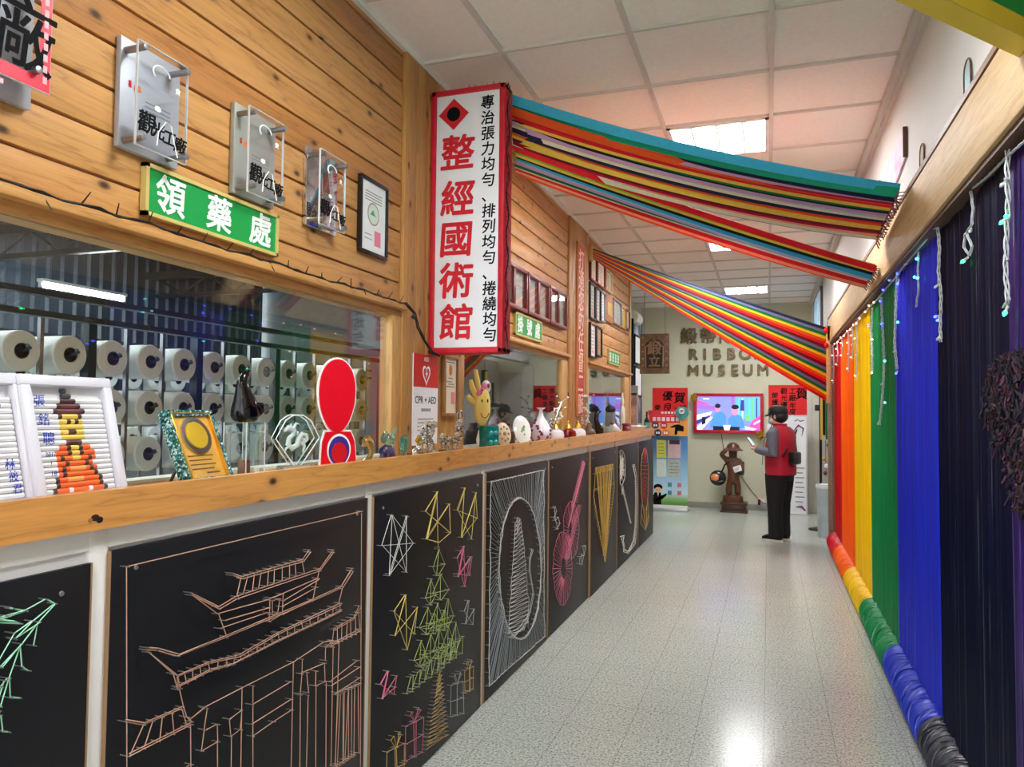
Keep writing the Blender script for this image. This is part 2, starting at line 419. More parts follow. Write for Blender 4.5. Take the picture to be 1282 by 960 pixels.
# far wall, side wall beyond the counter, right wall above and beyond the thread frame
struct('wall_far', MB().box((-2.1, YF, 0), (3.2, YF + .12, HC + .02)), M_WALLF)
struct('baseboard_far', MB().box((-2.0, YF - .012, 0), (.6, YF, .09), 0, .003), mat('grey_skirting', (150, 146, 136), .5))
struct('wall_left_far', MB().box((-2.12, 9.25, 0), (-2.0, YF, HC + .02)), M_WALLF)
struct('wall_left_return', MB().box((-2.12, 9.19, 0), (XW - .1, 9.25, HC + .02)), M_WALLF)
struct('wall_right', MB().box((XU, -3.4, 2.36), (XU + .12, YF, HC + .02)).box((XU + .3, -3.4, 0), (XU + .4, 9.3, 2.4)), M_WALLR)
struct('wall_right_far', MB().box((1.25, 9.3, 0), (1.35, YF, 2.4)).box((XU, 9.25, 0), (1.3, 9.3, 2.36)), M_WALLR)

# the workshop behind the windows
M_CORR = mat('corrugated_steel', (84, 92, 104), .45, .3, var=.12, scale=4)
def corrugated(p0, du, dv, nu, width):
    mb = MB(); vs = []; fs = []
    p0, du, dv = Vector(p0), Vector(du), Vector(dv); nrm = du.cross(dv).normalized()
    prof = [(0, 0), (.55, 0), (.7, .035), (.85, .035)]
    row = []
    for i in range(nu):
        for t, h in prof: row.append((i + t, h))
    row.append((nu, 0))
    for t, h in row:
        for k in (0, 1): vs.append(p0 + du * (t * width) + dv * k + nrm * h)
    for i in range(len(row) - 1): fs.append((2 * i, 2 * i + 2, 2 * i + 3, 2 * i + 1))
    return mb.add(vs, fs)
struct('wall_workshop_back', corrugated((-9.6, -3, 1.9), (0, 1, 0), (0, 0, 4), 70, .22), M_CORR)
struct('wall_workshop_back_lower', MB().box((-9.8, -3.3, 0), (-9.62, 13, 1.9)), mat('workshop_wall', (170, 176, 180), .7))
struct('ceiling_workshop', corrugated((-9.8, -3.2, 4.6), (0, 1, 0), (8.05, 0, -.9), 74, .22), M_CORR)
struct('wall_workshop_end', MB().box((-9.8, 12.5, 0), (-2.1, 12.62, 4.6)), mat('workshop_end', (150, 156, 160), .7))
struct('wall_added_backing', MB().box((-2.0, 3.78, 0), (-1.96, 9.2, 3.3)).box((-2.0, 3.74, 0), (XW - .1, 3.79, 3.3)), mat('added_dark_backing', (26, 27, 27), .6))  # added dark backing that lets reflections dominate in the farther panes
M_IRON = mat('painted_iron', (58, 66, 72), .45, .3, var=.1)
bm_ = MB()
for y in (0.5, 3.5, 6.5, 9.5):
    bm_.box((-9.6, y - .06, 3.6), (-1.8, y + .06, 3.72))
    for i in range(8): bm_.tube([(-9.4 + i, y, 3.62), (-8.9 + i, y, 3.35), (-8.4 + i, y, 3.62)], .02, 4)
    bm_.box((-9.4, y - .04, 3.3), (-1.8, y + .04, 3.36))
for x in (-4.6, -6.4, -8.2): bm_.box((x - .04, -3, 3.72), (x + .04, 12, 3.8))
struct('trim_6', bm_, M_IRON)

# ------------------------------------------------------------------ ceiling lamps
M_TUBE = emissive('lamp_tube', (247, 249, 252), LAMP)
M_TRAY = mat('lamp_tray', (240, 240, 238), .3, .2, var=.01)
def ceiling_lamp(k, label):
    y0 = 3.31 + .597 * k + .012; y1 = y0 + .573; x0, x1 = .02 - .603, .02 - .012
    t = thing('ceiling_lamp', label, 'ceiling lamp', ((x0 + x1) / 2, (y0 + y1) / 2, HC), 0, 'square four-tube ceiling lamps')
    hx, hy = (x1 - x0) / 2, (y1 - y0) / 2
    f = MB()
    f.box((-hx, -hy, -.012), (hx, -hy + .022, .004)).box((-hx, hy - .022, -.012), (hx, hy, .004))
    f.box((-hx, -hy, -.012), (-hx + .022, hy, .004)).box((hx - .022, -hy, -.012), (hx, hy, .004))
    f.box((-hx + .02, -hy + .02, .002), (hx - .02, hy - .02, .006))
    f.obj('tray', M_TRAY, t)
    for i in range(4):
        cx = -hx + (i + .5) * 2 * hx / 4
        tb = MB().box((cx - .052, -hy + .03, -.004), (cx + .052, hy - .03, .001)); tb.obj('tube', M_TUBE, t)
    lv = MB()
    for i in range(1, 4): lv.box((-hx + i * hx / 2 - .004, -hy + .02, -.014), (-hx + i * hx / 2 + .004, hy - .02, .001))
    for j in range(1, 6): lv.box((-hx + .02, -hy + j * hy / 3 - .0012, -.010), (hx - .02, -hy + j * hy / 3 + .0012, .0))
    lv.obj('louvre', M_TRAY, t)
    return t
for k, lb in ((-8, 'square ceiling lamp behind the viewer by the entrance'), (-3, 'square ceiling lamp overhead before the hanging shop sign'), (2, 'large bright square ceiling lamp nearest the ribbon swags'),
              (7, 'second square ceiling lamp seen between the ribbon swags'), (12, 'farthest square ceiling lamp above the lettering on the far wall')):
    ceiling_lamp(k, lb)
M_BTUBE = emissive('workshop_tube', (250, 252, 255), BACKLAMP)
def tube_lamp(loc, length, label):
    t = thing('tube_lamp', label, 'tube lamp', loc, 0, 'workshop tube lamps')
    MB().tube([(0, -length / 2, 0), (0, length / 2, 0)], .026, 10).obj('tube', M_BTUBE, t)
    MB().box((-.05, -length / 2 - .03, .035), (.05, length / 2 + .03, .075), 0, .005).box((-.02, -length / 2 - .03, -.03), (.02, -length / 2, .04)).box((-.02, length / 2, -.03), (.02, length / 2 + .03, .04)).obj('housing', M_TRAY, t)
    c = MB()
    for s_ in (-.4, .4): c.tube([(0, s_ * length, .075), (0, s_ * length, 4.6 - .9 * (loc[0] + 9.8) / 8.05 - loc[2])], .006, 4)
    c.obj('hanger', M_IRON, t)
tube_lamp((-8.0, 6.93, 2.93), 1.15, 'glowing white tube lamp hanging far back in the workshop')
for y in (.6, 2.4, 4.6): tube_lamp((-3.75, y, 3.2), 1.2, 'added unseen tube lamp lighting the spool rack, %s' % {.6: 'near end', 2.4: 'middle', 4.6: 'far end'}[y])  # lamps added out of view to brighten the spools
tube_lamp((-6.2, 3.4, 3.2), 1.2, 'added unseen tube lamp lighting the second spool rack')  # one more unseen lamp added to brighten the rear rack

# ------------------------------------------------------------------ spools on racks behind window 1
M_YARN = mat('white_yarn', (226, 232, 230), .5, var=.05, scale=60, stretch=(8, 1, 1))
M_HUB = mat('cone_hub', (70, 56, 48), .6)
def rack(x, ys, zs, label, spacing):
    t = thing('spool_rack', label, 'rack', (x, 0, 0), 0, 'spool racks in the workshop')
    y0, y1 = ys
    for k, zt in enumerate((1.885, 1.975)): MB().box((-.02 + .1, y0, zt), (.03 + .1, y1, zt + .025)).obj('rail', M_IRON, t)
    n = int((y1 - y0) / spacing)
    for i in range(0, n + 1):
        big = i % 3 == 0
        MB().box((-.02, y0 + i * spacing - (.022 if big else .009), 0), (.03 if big else .0, y0 + i * spacing + (.022 if big else .009), 1.9)).obj('upright', M_IRON if big else M_STEEL, t)
    for z in zs:
        MB().box((-.34, y0, z - .012), (-.315, y1, z + .012)).obj('back_rail', M_IRON, t)
    return t
def spool_proto():
    t = thing('yarn_spool', '', 'yarn spool')
    MB().lathe([(.03, -.2), (.082, -.2), (.088, -.195), (.088, -.002), (.083, .002), (.034, .002), (.034, -.03)], (0, 0, 0), 28, 0, 'X').obj('yarn', M_YARN, t)
    MB().lathe([(.034, -.21), (.034, .004), (.030, .004), (.030, -.02), (.004, -.03)], (0, 0, 0), 16, 0, 'X').obj('core', M_HUB, t)
    MB().tube([(-.33, 0, 0), (.012, 0, 0), (.05, .0, .012), (.06, -.02, .02)], .008, 6).obj('spindle', M_IRON, t)
    return t
sp0 = None
rack(-3.02, (.55, 5.6), (1.74, 1.51, 1.27, 1.04), 'iron spool rack right behind the first window', .2325)
rack(-4.7, (1.6, 8.0), (1.74, 1.51, 1.27), 'second iron spool rack farther back in the workshop', .2325)
rows = [(-2.99, 0.665 + .2325 * k, z, r) for r, z in (('top', 1.74), ('second', 1.505), ('third', 1.27), ('lowest', 1.035)) for k in range(20)]
for x, y, z, r in rows:
    if r != 'top' and (y < 1.7): continue
    if sp0 is None: sp0 = o = spool_proto()
    else: o = copy_thing(sp0)
    o.location = (x, y, z)
    o['label'] = 'white yarn spool on the %s row of the rack behind the first window' % r; o['group'] = 'white spools, %s row of the front rack' % r
for r, z in (('top', 1.74), ('second', 1.505), ('third', 1.27)):
    for k in range(24):
        o = copy_thing(sp0, (-4.67, 1.6 + .2325 * (k + 1.5), z)); o['label'] = 'white yarn spool on the %s row of the second, farther rack' % r; o['group'] = 'white spools, %s row of the far rack' % r
# ------------------------------------------------------------------ counter, ledge, string-art boards
XP = -1.40
ct = thing('counter', 'long white counter under the pine ledge, faced with black string-art boards', 'counter', (0, 0, 0))
MB().box((XW - .03, -3.4, 0), (XP - .003, 9.46, 1.236)).obj('body', M_WHITE, ct)
for y, w in ((1.266, .05), (2.439, .046), (3.602, .05), (4.788, .03), (5.968, .022), (7.1, .03), (8.33, .022)):
    MB().box((XP - .01, y - w / 2, 0.004), (XP + .004, y + w / 2, 1.232), 0, .002).obj('divider', M_WHITE if y < 5 else M_EDGE, ct)
MB().box((XP - .02, -3.4, 1.19), (XP + .003, 9.46, 1.236)).obj('apron', M_WHITE, ct)
for a, b_, lb in ((-3.4, 3.628, 'pine ledge board on the counter, near length with the knot'), (3.632, 9.5, 'pine ledge board on the counter, far length')):
    o = MB().add(*(lambda P: ([(x, a, z) for x, z in P] + [(x, b_, z) for x, z in P], [tuple(range(6)), tuple(range(11, 5, -1))] + [(i, i + 6, (i + 1) % 6 + 6, (i + 1) % 6) for i in range(6)]))([(XW - .006, 1.237), (XP + .028, 1.237), (XP + .028, 1.32), (XP - .004, 1.32), (XP - .004, 1.29), (XW - .006, 1.29)])).obj('ledge_board', M_LEDGE); tag(o, lb, 'ledge')
o = MB().ball((0, 0, 0), (.003, .021, .014), 0, 16).ball((0, .012, -.006), (.0035, .014, .011), 0, 12).ball((.0008, -.012, -.004), (.0035, .007, .006), 1, 10).obj('knot', [mat('knot_wood', (36, 20, 12), .5, var=.6, scale=90), mat('knot_ring', (150, 96, 50), .5)])
kp = onx(118, 648, XP + .0255); o.location = (XP + .0255, kp.y, kp.z); o['label'] = 'dark knot in the ledge'; o.parent = bpy.data.objects['ledge_board']

M_COPPER = mat('copper_string', (206, 160, 136), .35, .3, var=.1)
M_STRW = mat('white_string', (214, 214, 206), .5)
M_STRG = mat('grey_string', (160, 166, 168), .5)
M_STRY = mat('yellow_string', (206, 186, 96), .5)
M_STRP = mat('pink_string', (212, 110, 136), .5)
M_STRGR = mat('green_string', (164, 182, 100), .5)
M_STRMINT = mat('mint_string', (150, 214, 180), .5)
M_STRGOLD = mat('gold_string', (200, 164, 84), .45)
M_STRRED = mat('red_string', (190, 26, 48), .5)
M_NAIL = mat('nail', (176, 170, 164), .3, .8)
BD = []                       # (y0, y1, z0, z1, label)
PB = [(0.02, 1.24, 1.165, 'black board with green string leaf, left of the temple board'), (1.292, 2.414, 1.182, 'black board with copper string temple gate'),
      (2.463, 3.576, 1.182, 'black board with string Christmas tree and stars'), (3.628, 4.772, 1.182, 'black board with white string swan in an oval'),
      (4.803, 5.957, 1.18, 'black board with pink string violin'), (5.979, 7.085, 1.18, 'black board with gold string kite shape'),
      (7.115, 8.319, 1.18, 'black board with white string flower and horn'), (8.341, 9.46, 1.18, 'black board with red string feather at the far end')]
BO = []
for i, (a, b_, z1, lb) in enumerate(PB):
    th = .012 if i < 5 else .026
    t = thing('string_art_board', lb, 'string art', (XP + th, (a + b_) / 2, 0), PI / 2, 'string-art boards along the counter')
    w = (b_ - a) / 2
    MB().pbox(-w, w, .006, z1, -th + .001, 0, 0, .0015).obj('board', M_BOARD, t)
    for s in (-1, 1): MB().pbox(s * (w + .002) - .002, s * (w + .002) + .002, .006, z1, -th + .001, .001).obj('board_edge', M_EDGE, t)
    for u in (-w + .07, w - .07): MB().lathe([(.006, -.004), (.005, -.007), (.001, -.008)], (u, .004, z1 - .05), 8, 0, 'Y').obj('screw', M_NAIL, t)
    BO.append((t, a, b_, XP + th))
def strings(bi, name, lines, m, org, sc, r=.0015, off=.022, nails=True, label=None):
    """string pulled between nails: lines are drawn on the photograph's board and put on the board's own plane"""
    t, a, b_, X = BO[bi]; mb = MB(); seen = set(); yc = (a + b_) / 2
    for ln in lines:
        pts = []
        for cx, cyy in ln:
            p = onx(org[0] + cx / sc, org[1] + cyy / sc, X + off)
            u = min(max(p.y - yc, -(b_ - a) / 2 + .012), (b_ - a) / 2 - .012); v = max(p.z, .05)
            pts.append((u, -off - random.uniform(-.004, .004), v))
            kk = (round(u, 2), round(v, 2))
            if nails and kk not in seen:
                seen.add(kk); mb.tube([(u, 0, v), (u, -off - .006, v)], .0014, 4, 1)
        mb.tube(pts, r, 4, 0)
    o = mb.obj(name, [m, M_NAIL], t)
    if label: o['label'] = label
    return o
def rungs(A, B, n):
    """n rungs between two polylines"""
    def at(P, t):
        L = [math.dist(P[i], P[i + 1]) for i in range(len(P) - 1)]; d = t * sum(L)
        for i, l in enumerate(L):
            if d <= l or i == len(L) - 1:
                k = d / l if l else 0; return (P[i][0] + (P[i + 1][0] - P[i][0]) * k, P[i][1] + (P[i + 1][1] - P[i][1]) * k)
            d -= l
    return [[at(A, k / (n - 1)), at(B, k / (n - 1))] for k in range(n)]
def dbl(P, d=(3, 8)): return [P, [(x + d[0], y + d[1]) for x, y in P]]

# board 1: green leaf (crop 0,700 scale 3.69)
o1, s1 = (0, 700), 3.69
lf = [[(-60, 285), (30, 262), (115, 235), (215, 185)], [(-60, 300), (0, 280), (120, 240)], [(35, 220), (110, 240), (60, 228), (35, 220)], [(-40, 290), (95, 297), (60, 285), (-20, 278)],
      [(255, 205), (150, 285), (65, 365)], [(255, 205), (180, 290), (95, 390), (5, 500)], [(180, 290), (70, 370)], [(180, 290), (160, 400)], [(100, 395), (5, 500)], [(100, 395), (40, 550), (0, 680)], [(95, 400), (100, 495), (135, 515)],
      [(40, 550), (5, 590), (-40, 690)], [(45, 545), (50, 640), (90, 640)], [(20, 560), (-20, 700)], [(0, 720), (10, 795), (40, 798)], [(0, 720), (-60, 860)], [(-5, 700), (-80, 900)], [(150, 285), (60, 340), (-30, 520)], [(255, 205), (215, 185)]]
strings(0, 'string_leaf', lf, M_STRMINT, o1, s1)
# board 2: temple gate (crop 130,640 scale 3)
o2, s2 = (130, 640), 3.0
T = [[(90, 208), (968, 0)], [(90, 208), (85, 1300)], [(966, 5), (960, 1300)]]
strings(1, 'string_frame', T, M_COPPER, o2, s2)
ridge = [(520, 245), (745, 180)]; low = [(500, 318), (750, 232)]
T = dbl([(480, 232), (520, 245), (745, 180), (770, 145)]) + dbl([(325, 305), (430, 358), (500, 320), (810, 215), (860, 145)], (2, 9)) + rungs(ridge, low, 10)
T += [[(330, 315), (430, 385), (620, 332), (805, 252), (812, 215)], [(455, 410), (620, 362)], [(438, 440), (620, 380)], [(670, 358), (800, 285)], [(675, 335), (805, 255)], [(668, 388), (785, 332)], [(430, 385), (460, 470)], [(805, 252), (780, 340)],
      [(625, 325), (670, 310), (668, 385), (622, 415), (625, 325)], [(635, 335), (660, 328), (657, 380), (637, 388), (635, 335)]]
T += dbl([(160, 520), (200, 522), (280, 545), (460, 475), (780, 340), (890, 290), (930, 222)], (2, -8)) + [[(885, 345), (893, 290), (933, 225)], [(170, 530), (275, 615), (282, 660)], [(165, 522), (262, 610), (280, 670)]]
la = [(275, 615), (400, 565), (510, 540), (650, 455), (780, 395), (890, 345)]; lb_ = [(282, 660), (400, 600), (480, 578), (650, 490), (780, 430), (890, 375)]
T += dbl(la, (1, 6)) + dbl(lb_, (1, -6)) + rungs(la, lb_, 22)
strings(1, 'string_roof', T, M_COPPER, o2, s2)
T = [[(288, 665), (295, 735), (310, 772), (330, 790)], [(325, 775), (380, 735), (520, 660), (710, 565), (830, 490), (862, 485)], [(322, 785), (380, 740)], [(862, 485), (835, 510), (832, 560)]]
T += dbl([(865, 440), (935, 400), (960, 355)], (2, 6)) + dbl([(850, 510), (870, 495), (962, 450)], (1, -7)) + rungs([(865, 440), (960, 380)], [(858, 505), (962, 455)], 7)
T += dbl([(80, 790), (150, 802), (290, 740)], (2, -8)) + dbl([(90, 920), (330, 800)], (3, -10)) + rungs([(150, 800), (290, 745)], [(95, 918), (315, 810)], 5)
T += [[(325, 800), (325, 1300)], [(385, 740), (380, 820), (370, 900)], [(375, 825), (430, 800), (430, 865), (370, 902), (375, 825)], [(470, 780), (515, 745), (515, 820), (475, 845), (470, 780)], [(430, 865), (425, 1300)], [(475, 845), (478, 1300)],
      [(515, 660), (510, 1300)], [(560, 655), (555, 1300)], [(555, 725), (705, 640)], [(555, 800), (705, 705)], [(560, 845), (640, 790), (708, 745)], [(710, 565), (700, 1300)], [(745, 555), (745, 610)], [(740, 610), (830, 570), (830, 640), (795, 655), (800, 600)],
      [(740, 610), (735, 685), (765, 680), (765, 605)], [(740, 690), (738, 1300)], [(765, 690), (755, 1300)], [(800, 655), (795, 1300)], [(832, 640), (830, 1300)], [(850, 640), (955, 560)], [(850, 655), (960, 585)], [(875, 680), (965, 625)], [(870, 687), (962, 645)], [(862, 510), (850, 1300)], [(880, 490), (858, 1300)]]
T += [[(x, 690 - (x - 878) * .5), (x - random.uniform(-4, 8), 955 - (x - 878) * .6)] for x in (878, 886, 896, 905, 915, 922, 933, 945, 957)] + dbl([(870, 958), (945, 905)], (0, 9))
T += [[(330, 950), (290, 975)]]
strings(1, 'string_hall', T, M_COPPER, o2, s2)
# board 3: tree, stars, parcels (crop 440,560 scale 2.4)
o3, s3 = (440, 560), 2.4
def star(P): return [[P[0], P[3], P[1], P[4], P[2], P[0]], [P[0], P[2]], [P[1], P[3]], [P[0], P[3]]]
strings(2, 'string_star', [[(122, 203), (92, 295), (188, 288), (112, 385), (122, 203), (188, 288)], [(165, 205), (110, 385)], [(170, 208), (116, 380)], [(165, 205), (165, 375), (92, 295)], [(165, 375), (122, 203)]], M_STRW, o3, s3, label='white string star')
Y1 = star([(258, 133), (295, 170), (222, 192), (225, 275), (296, 256)]) + [[(258, 133), (262, 300)], [(225, 275), (262, 285), (296, 256)], [(222, 192), (296, 256)], [(258, 133), (225, 275)]]
strings(2, 'string_star', Y1, M_STRY, o3, s3, label='yellow string star on the tree top')
strings(2, 'string_star', star([(340, 122), (374, 135), (318, 188), (332, 270), (362, 276)]) + [[(374, 135), (378, 212), (332, 270)], [(340, 122), (332, 270)], [(318, 188), (378, 212)]], M_STRY, o3, s3, label='yellow string star at top right')
strings(2, 'string_star', star([(338, 297), (360, 328), (318, 332), (320, 388), (342, 418)]) + [[(338, 297), (342, 418)], [(360, 328), (355, 385), (318, 380)], [(325, 310), (356, 380)]], M_STRP, o3, s3, label='small pink string star right of the tree')
strings(2, 'string_star', star([(352, 460), (368, 485), (338, 492), (342, 530), (364, 532)]), M_STRG, o3, s3, label='small grey string star')
strings(2, 'string_star', star([(162, 443), (197, 480), (130, 492), (130, 565), (190, 560)]) + [[(162, 443), (166, 608)], [(130, 492), (166, 608), (197, 480)]], M_STRY, o3, s3, label='yellow string star left of the tree')
strings(2, 'string_star', star([(110, 672), (135, 686), (87, 712), (92, 755), (130, 742)]) + [[(110, 672), (92, 755), (132, 720)]], M_STRP, o3, s3, label='pink string star at lower left')
TR = [[(262, 305), (245, 358), (280, 350), (262, 305), (258, 385), (245, 358)], [(262, 385), (280, 350)]]
def tri(x, y, w, h): return [[(x, y), (x - w, y + h * .75), (x, y + h), (x + w * .9, y + h * .6), (x, y), (x - w * .2, y + h)], [(x - w, y + h * .75), (x + w * .9, y + h * .6)]]
for (x, y, w, h) in [(240, 395, 18, 78), (270, 380, 26, 78), (228, 480, 22, 82), (258, 468, 22, 82), (290, 455, 20, 85), (210, 580, 22, 80), (238, 560, 20, 85), (265, 545, 22, 90), (292, 535, 20, 90), (312, 525, 16, 90), (250, 500, 22, 60), (280, 490, 20, 60), (222, 610, 18, 60), (275, 590, 20, 60), (300, 575, 18, 62)]:
    TR += tri(x, y, w, h)
for k in range(9):
    x = 178 + k * 18.5; y = 690 - k * 14.5
    TR += [[(x, y), (x - 12, y + 50), (x + 6, y + 44), (x + 10, y - 6), (x, y)]]
strings(2, 'string_tree', TR, M_STRGR, o3, s3)
tk = [[(262 - (y - 680) * .17, y), (268 + (y - 680) * .11, y - 18), (262 - (y + 9 - 680) * .17, y + 14)] for y in range(690, 900, 12)]
strings(2, 'string_trunk', [[p for z in tk for p in z]] + [[(266, 672), (262, 700)], [(228, 895), (290, 835)]], M_STRGOLD, o3, s3)
def parcel(x, y, w, h, lean=.6):
    q = lambda u, v: (x + u * w, y + v * h - u * w * lean)
    return [[q(0, 0), q(1, 0), q(1, 1), q(0, 1), q(0, 0)], [q(.45, 0), q(.45, 1)], [q(.55, 0), q(.55, 1)], [q(.5, 0), q(.2, -.25), q(.35, -.32), q(.5, 0), q(.7, -.35), q(.85, -.25), q(.5, 0)], [q(0, .5), q(1, .5)]]
strings(2, 'string_parcel', parcel(165, 838, 50, 105, .55), M_STRP, o3, s3, label='pink string parcel')
strings(2, 'string_parcel', parcel(108, 915, 52, 120, .5), M_STRGOLD, o3, s3, label='yellow string parcel')
strings(2, 'string_parcel', parcel(300, 715, 36, 95, .3), M_STRG, o3, s3, label='grey string parcel')
strings(2, 'string_parcel', parcel(342, 670, 24, 68, .5), M_STRGOLD, o3, s3, label='small tan string parcel')
# board 4: swan in a rayed oval
def ell(cx, cyy, rx, ry, n, a0=0.0, tilt=0.0): return [(cx + rx * math.cos(a0 + 2 * PI * k / n) + tilt * ry * math.sin(a0 + 2 * PI * k / n), cyy + ry * math.sin(a0 + 2 * PI * k / n)) for k in range(n + 1)]
RC = [(410, 106), (578, 68), (580, 568), (408, 722)]
def rect_pt(t):
    t = (t % 1) * 4; i = int(t); f = t - i; a, b_ = RC[i], RC[(i + 1) % 4]; return (a[0] + (b_[0] - a[0]) * f, a[1] + (b_[1] - a[1]) * f)
OV = lambda a: (506 + 63 * math.cos(a) + 2 * math.sin(a), 362 - 6 * math.cos(a) + 212 * math.sin(a))
RAY = []
N = 150
for k in range(N):
    t = k / N; p = rect_pt(t); a = math.atan2((p[1] - 365) / 330, (p[0] - 500) / 84)
    RAY.append([p, OV(a + .10)])
strings(3, 'string_rays', RAY, M_STRG, o3, s3, r=.0012, nails=False)
strings(3, 'string_rays_edge', [[rect_pt(k / 60) for k in range(61)], [OV(2 * PI * k / 60) for k in range(61)], [(p[0] * 1.0 + 2, p[1] + 3) for p in [OV(2 * PI * k / 60) for k in range(61)]]], M_STRW, o3, s3, r=.0022, label='white outline of the oval and the border')
SW = []
L_ = [(493 - (k / 26) * 22, 225 + k * 12.8) for k in range(27)]; R_ = [(507 + 22 * math.sin(min(1, k / 20) * PI / 2) + (3 if k > 18 else 0), 215 + k * 12.4) for k in range(27)]
SW += [[p for k in range(26) for p in (L_[k], R_[k], L_[k + 1])], L_, R_, [(500, 210), L_[0]], [(500, 210), R_[0]], [(497, 212), (500, 260), (504, 215)]]
SW += [[(543, 305), (535, 330), (532, 370), (540, 410), (545, 440), (535, 490), (515, 545), (480, 572)], [(545, 308), (538, 335), (536, 372), (544, 412), (549, 442), (538, 495), (518, 550)], [(470, 556), (500, 548), (535, 500)], [(470, 560), (510, 552)], [(474, 570), (520, 540)], [(486, 574), (530, 520)]]
strings(3, 'string_swan', SW, M_STRW, o3, s3)
# board 5: violin (crop 595,560 scale 3)
o5, s5 = (595, 560), 3.0
VI = []
low_ = ell(328, 455, 35, 138, 44); up_ = ell(360, 310, 29, 108, 36)
VI += [[p, (328 + (p[0] - 328) * .25 + 4, 455 + (p[1] - 455) * .3)] for p in low_] + [[p, (358 + (p[0] - 360) * .2, 310 + (p[1] - 310) * .3)] for p in up_]
VI += [low_, up_]
VI += [[(360 + k * 2, 225 - k), (403 + k * 2, 48 + k)] for k in range(6)] + [[(350, 300 - k), (408 + k, 60)] for k in range(0, 8, 2)] + rungs([(372, 205), (402, 55)], [(384, 205), (413, 58)], 22)
VI += [[(335 + k * 4, 420), (385 + k * 3, 215)] for k in range(5)]
strings(4, 'string_violin', VI, M_STRP, o5, s5, r=.0014, nails=False)
strings(4, 'string_note', [[(290, 228), (300, 222), (305, 240), (294, 262), (300, 275), (312, 262), (318, 285), (308, 308), (302, 300)], [(296, 228), (302, 270), (312, 305)]], M_STRW, o5, s5)
strings(4, 'string_note', [[(414, 368), (404, 372), (408, 405), (392, 410), (390, 436), (402, 440), (408, 400), (414, 372)], [(400, 400), (398, 438)]], M_STRW, o5, s5)
# board 6: gold kite
KT, KB = [(452 + 65 * k / 30, 76 - 14 * k / 30) for k in range(31)], (487, 432)
K6 = [[(452, 76), (518, 62), (523, 150), (487, 432), (438, 186), (452, 76)], [(440, 166), (523, 138)], [(446, 100), (519, 80)], [(440, 160), (523, 132)]]
K6 += [[p, (487 + (p[0] - 487) * .12, 380 + random.uniform(0, 30))] for p in KT] + rungs([(452, 76), (518, 62)], [(450, 100), (520, 82)], 12) + rungs([(438, 186), (484, 425)], [(446, 180), (487, 405)], 26) + rungs([(522, 150), (489, 425)], [(516, 155), (487, 405)], 22)
strings(5, 'string_kite', K6, M_STRGOLD, o5, s5, r=.0018, nails=False)
# board 7: flower and horn
F7 = []
for k in range(26):
    a = k * 2.4; r_ = .3 + .7 * (k / 26)
    F7.append([(548 + 14 * r_ * math.cos(a), 75 + 62 * r_ * math.sin(a)), (549 + 12 * r_ * math.cos(a + 2), 78 + 55 * r_ * math.sin(a + 2)), (550, 90)])
F7 += [ell(548, 75, 15, 66, 20)] + [[(549 + k, 140), (583 + k, 285)] for k in range(0, 6, 2)] + [[(548, 140), (552, 178), (556, 150)]]
strings(6, 'string_flower', F7, M_STRW, o5, s5, r=.0026, nails=False)
hA = [(590, 66), (599, 110), (602, 190), (600, 290), (592, 350), (575, 390), (560, 385), (548, 340)]; hB = [(598, 64), (606, 110), (609, 190), (607, 300), (600, 360), (575, 398), (556, 392), (556, 335)]
strings(6, 'string_horn', [hA, hB, [(p[0] + 3, p[1]) for p in hA], [(544, 335), (560, 330), (556, 350), (562, 372)]] + rungs(hA, hB, 46), M_STRW, o5, s5, r=.0026, nails=False)
# board 8: red feather with gold outline
FE = [(637 + 15 * math.cos(a) * (1 if math.sin(a) < 0 else .95), 120 + 118 * math.sin(a)) for a in [2 * PI * k / 40 for k in range(41)]]
strings(7, 'string_feather', [[p, (636 + (p[0] - 636) * .1, 110 + (p[1] - 120) * .75)] for p in FE if p[1] < 212] + [[(636, 20), (638, 220)]], M_STRRED, o5, s5, r=.003, nails=False)
strings(7, 'string_quill', [[(626, 210), (622, 285), (640, 312), (652, 270), (650, 205)], [(630, 215), (640, 310), (646, 210)], [(636, 220), (640, 310)], [(624, 250), (640, 305), (651, 250)]] + [[(p[0], p[1]) for p in FE]], M_STRGOLD, o5, s5, r=.003, nails=False)
# ------------------------------------------------------------------ things on the left wall
def SZ(a, b): return a, b
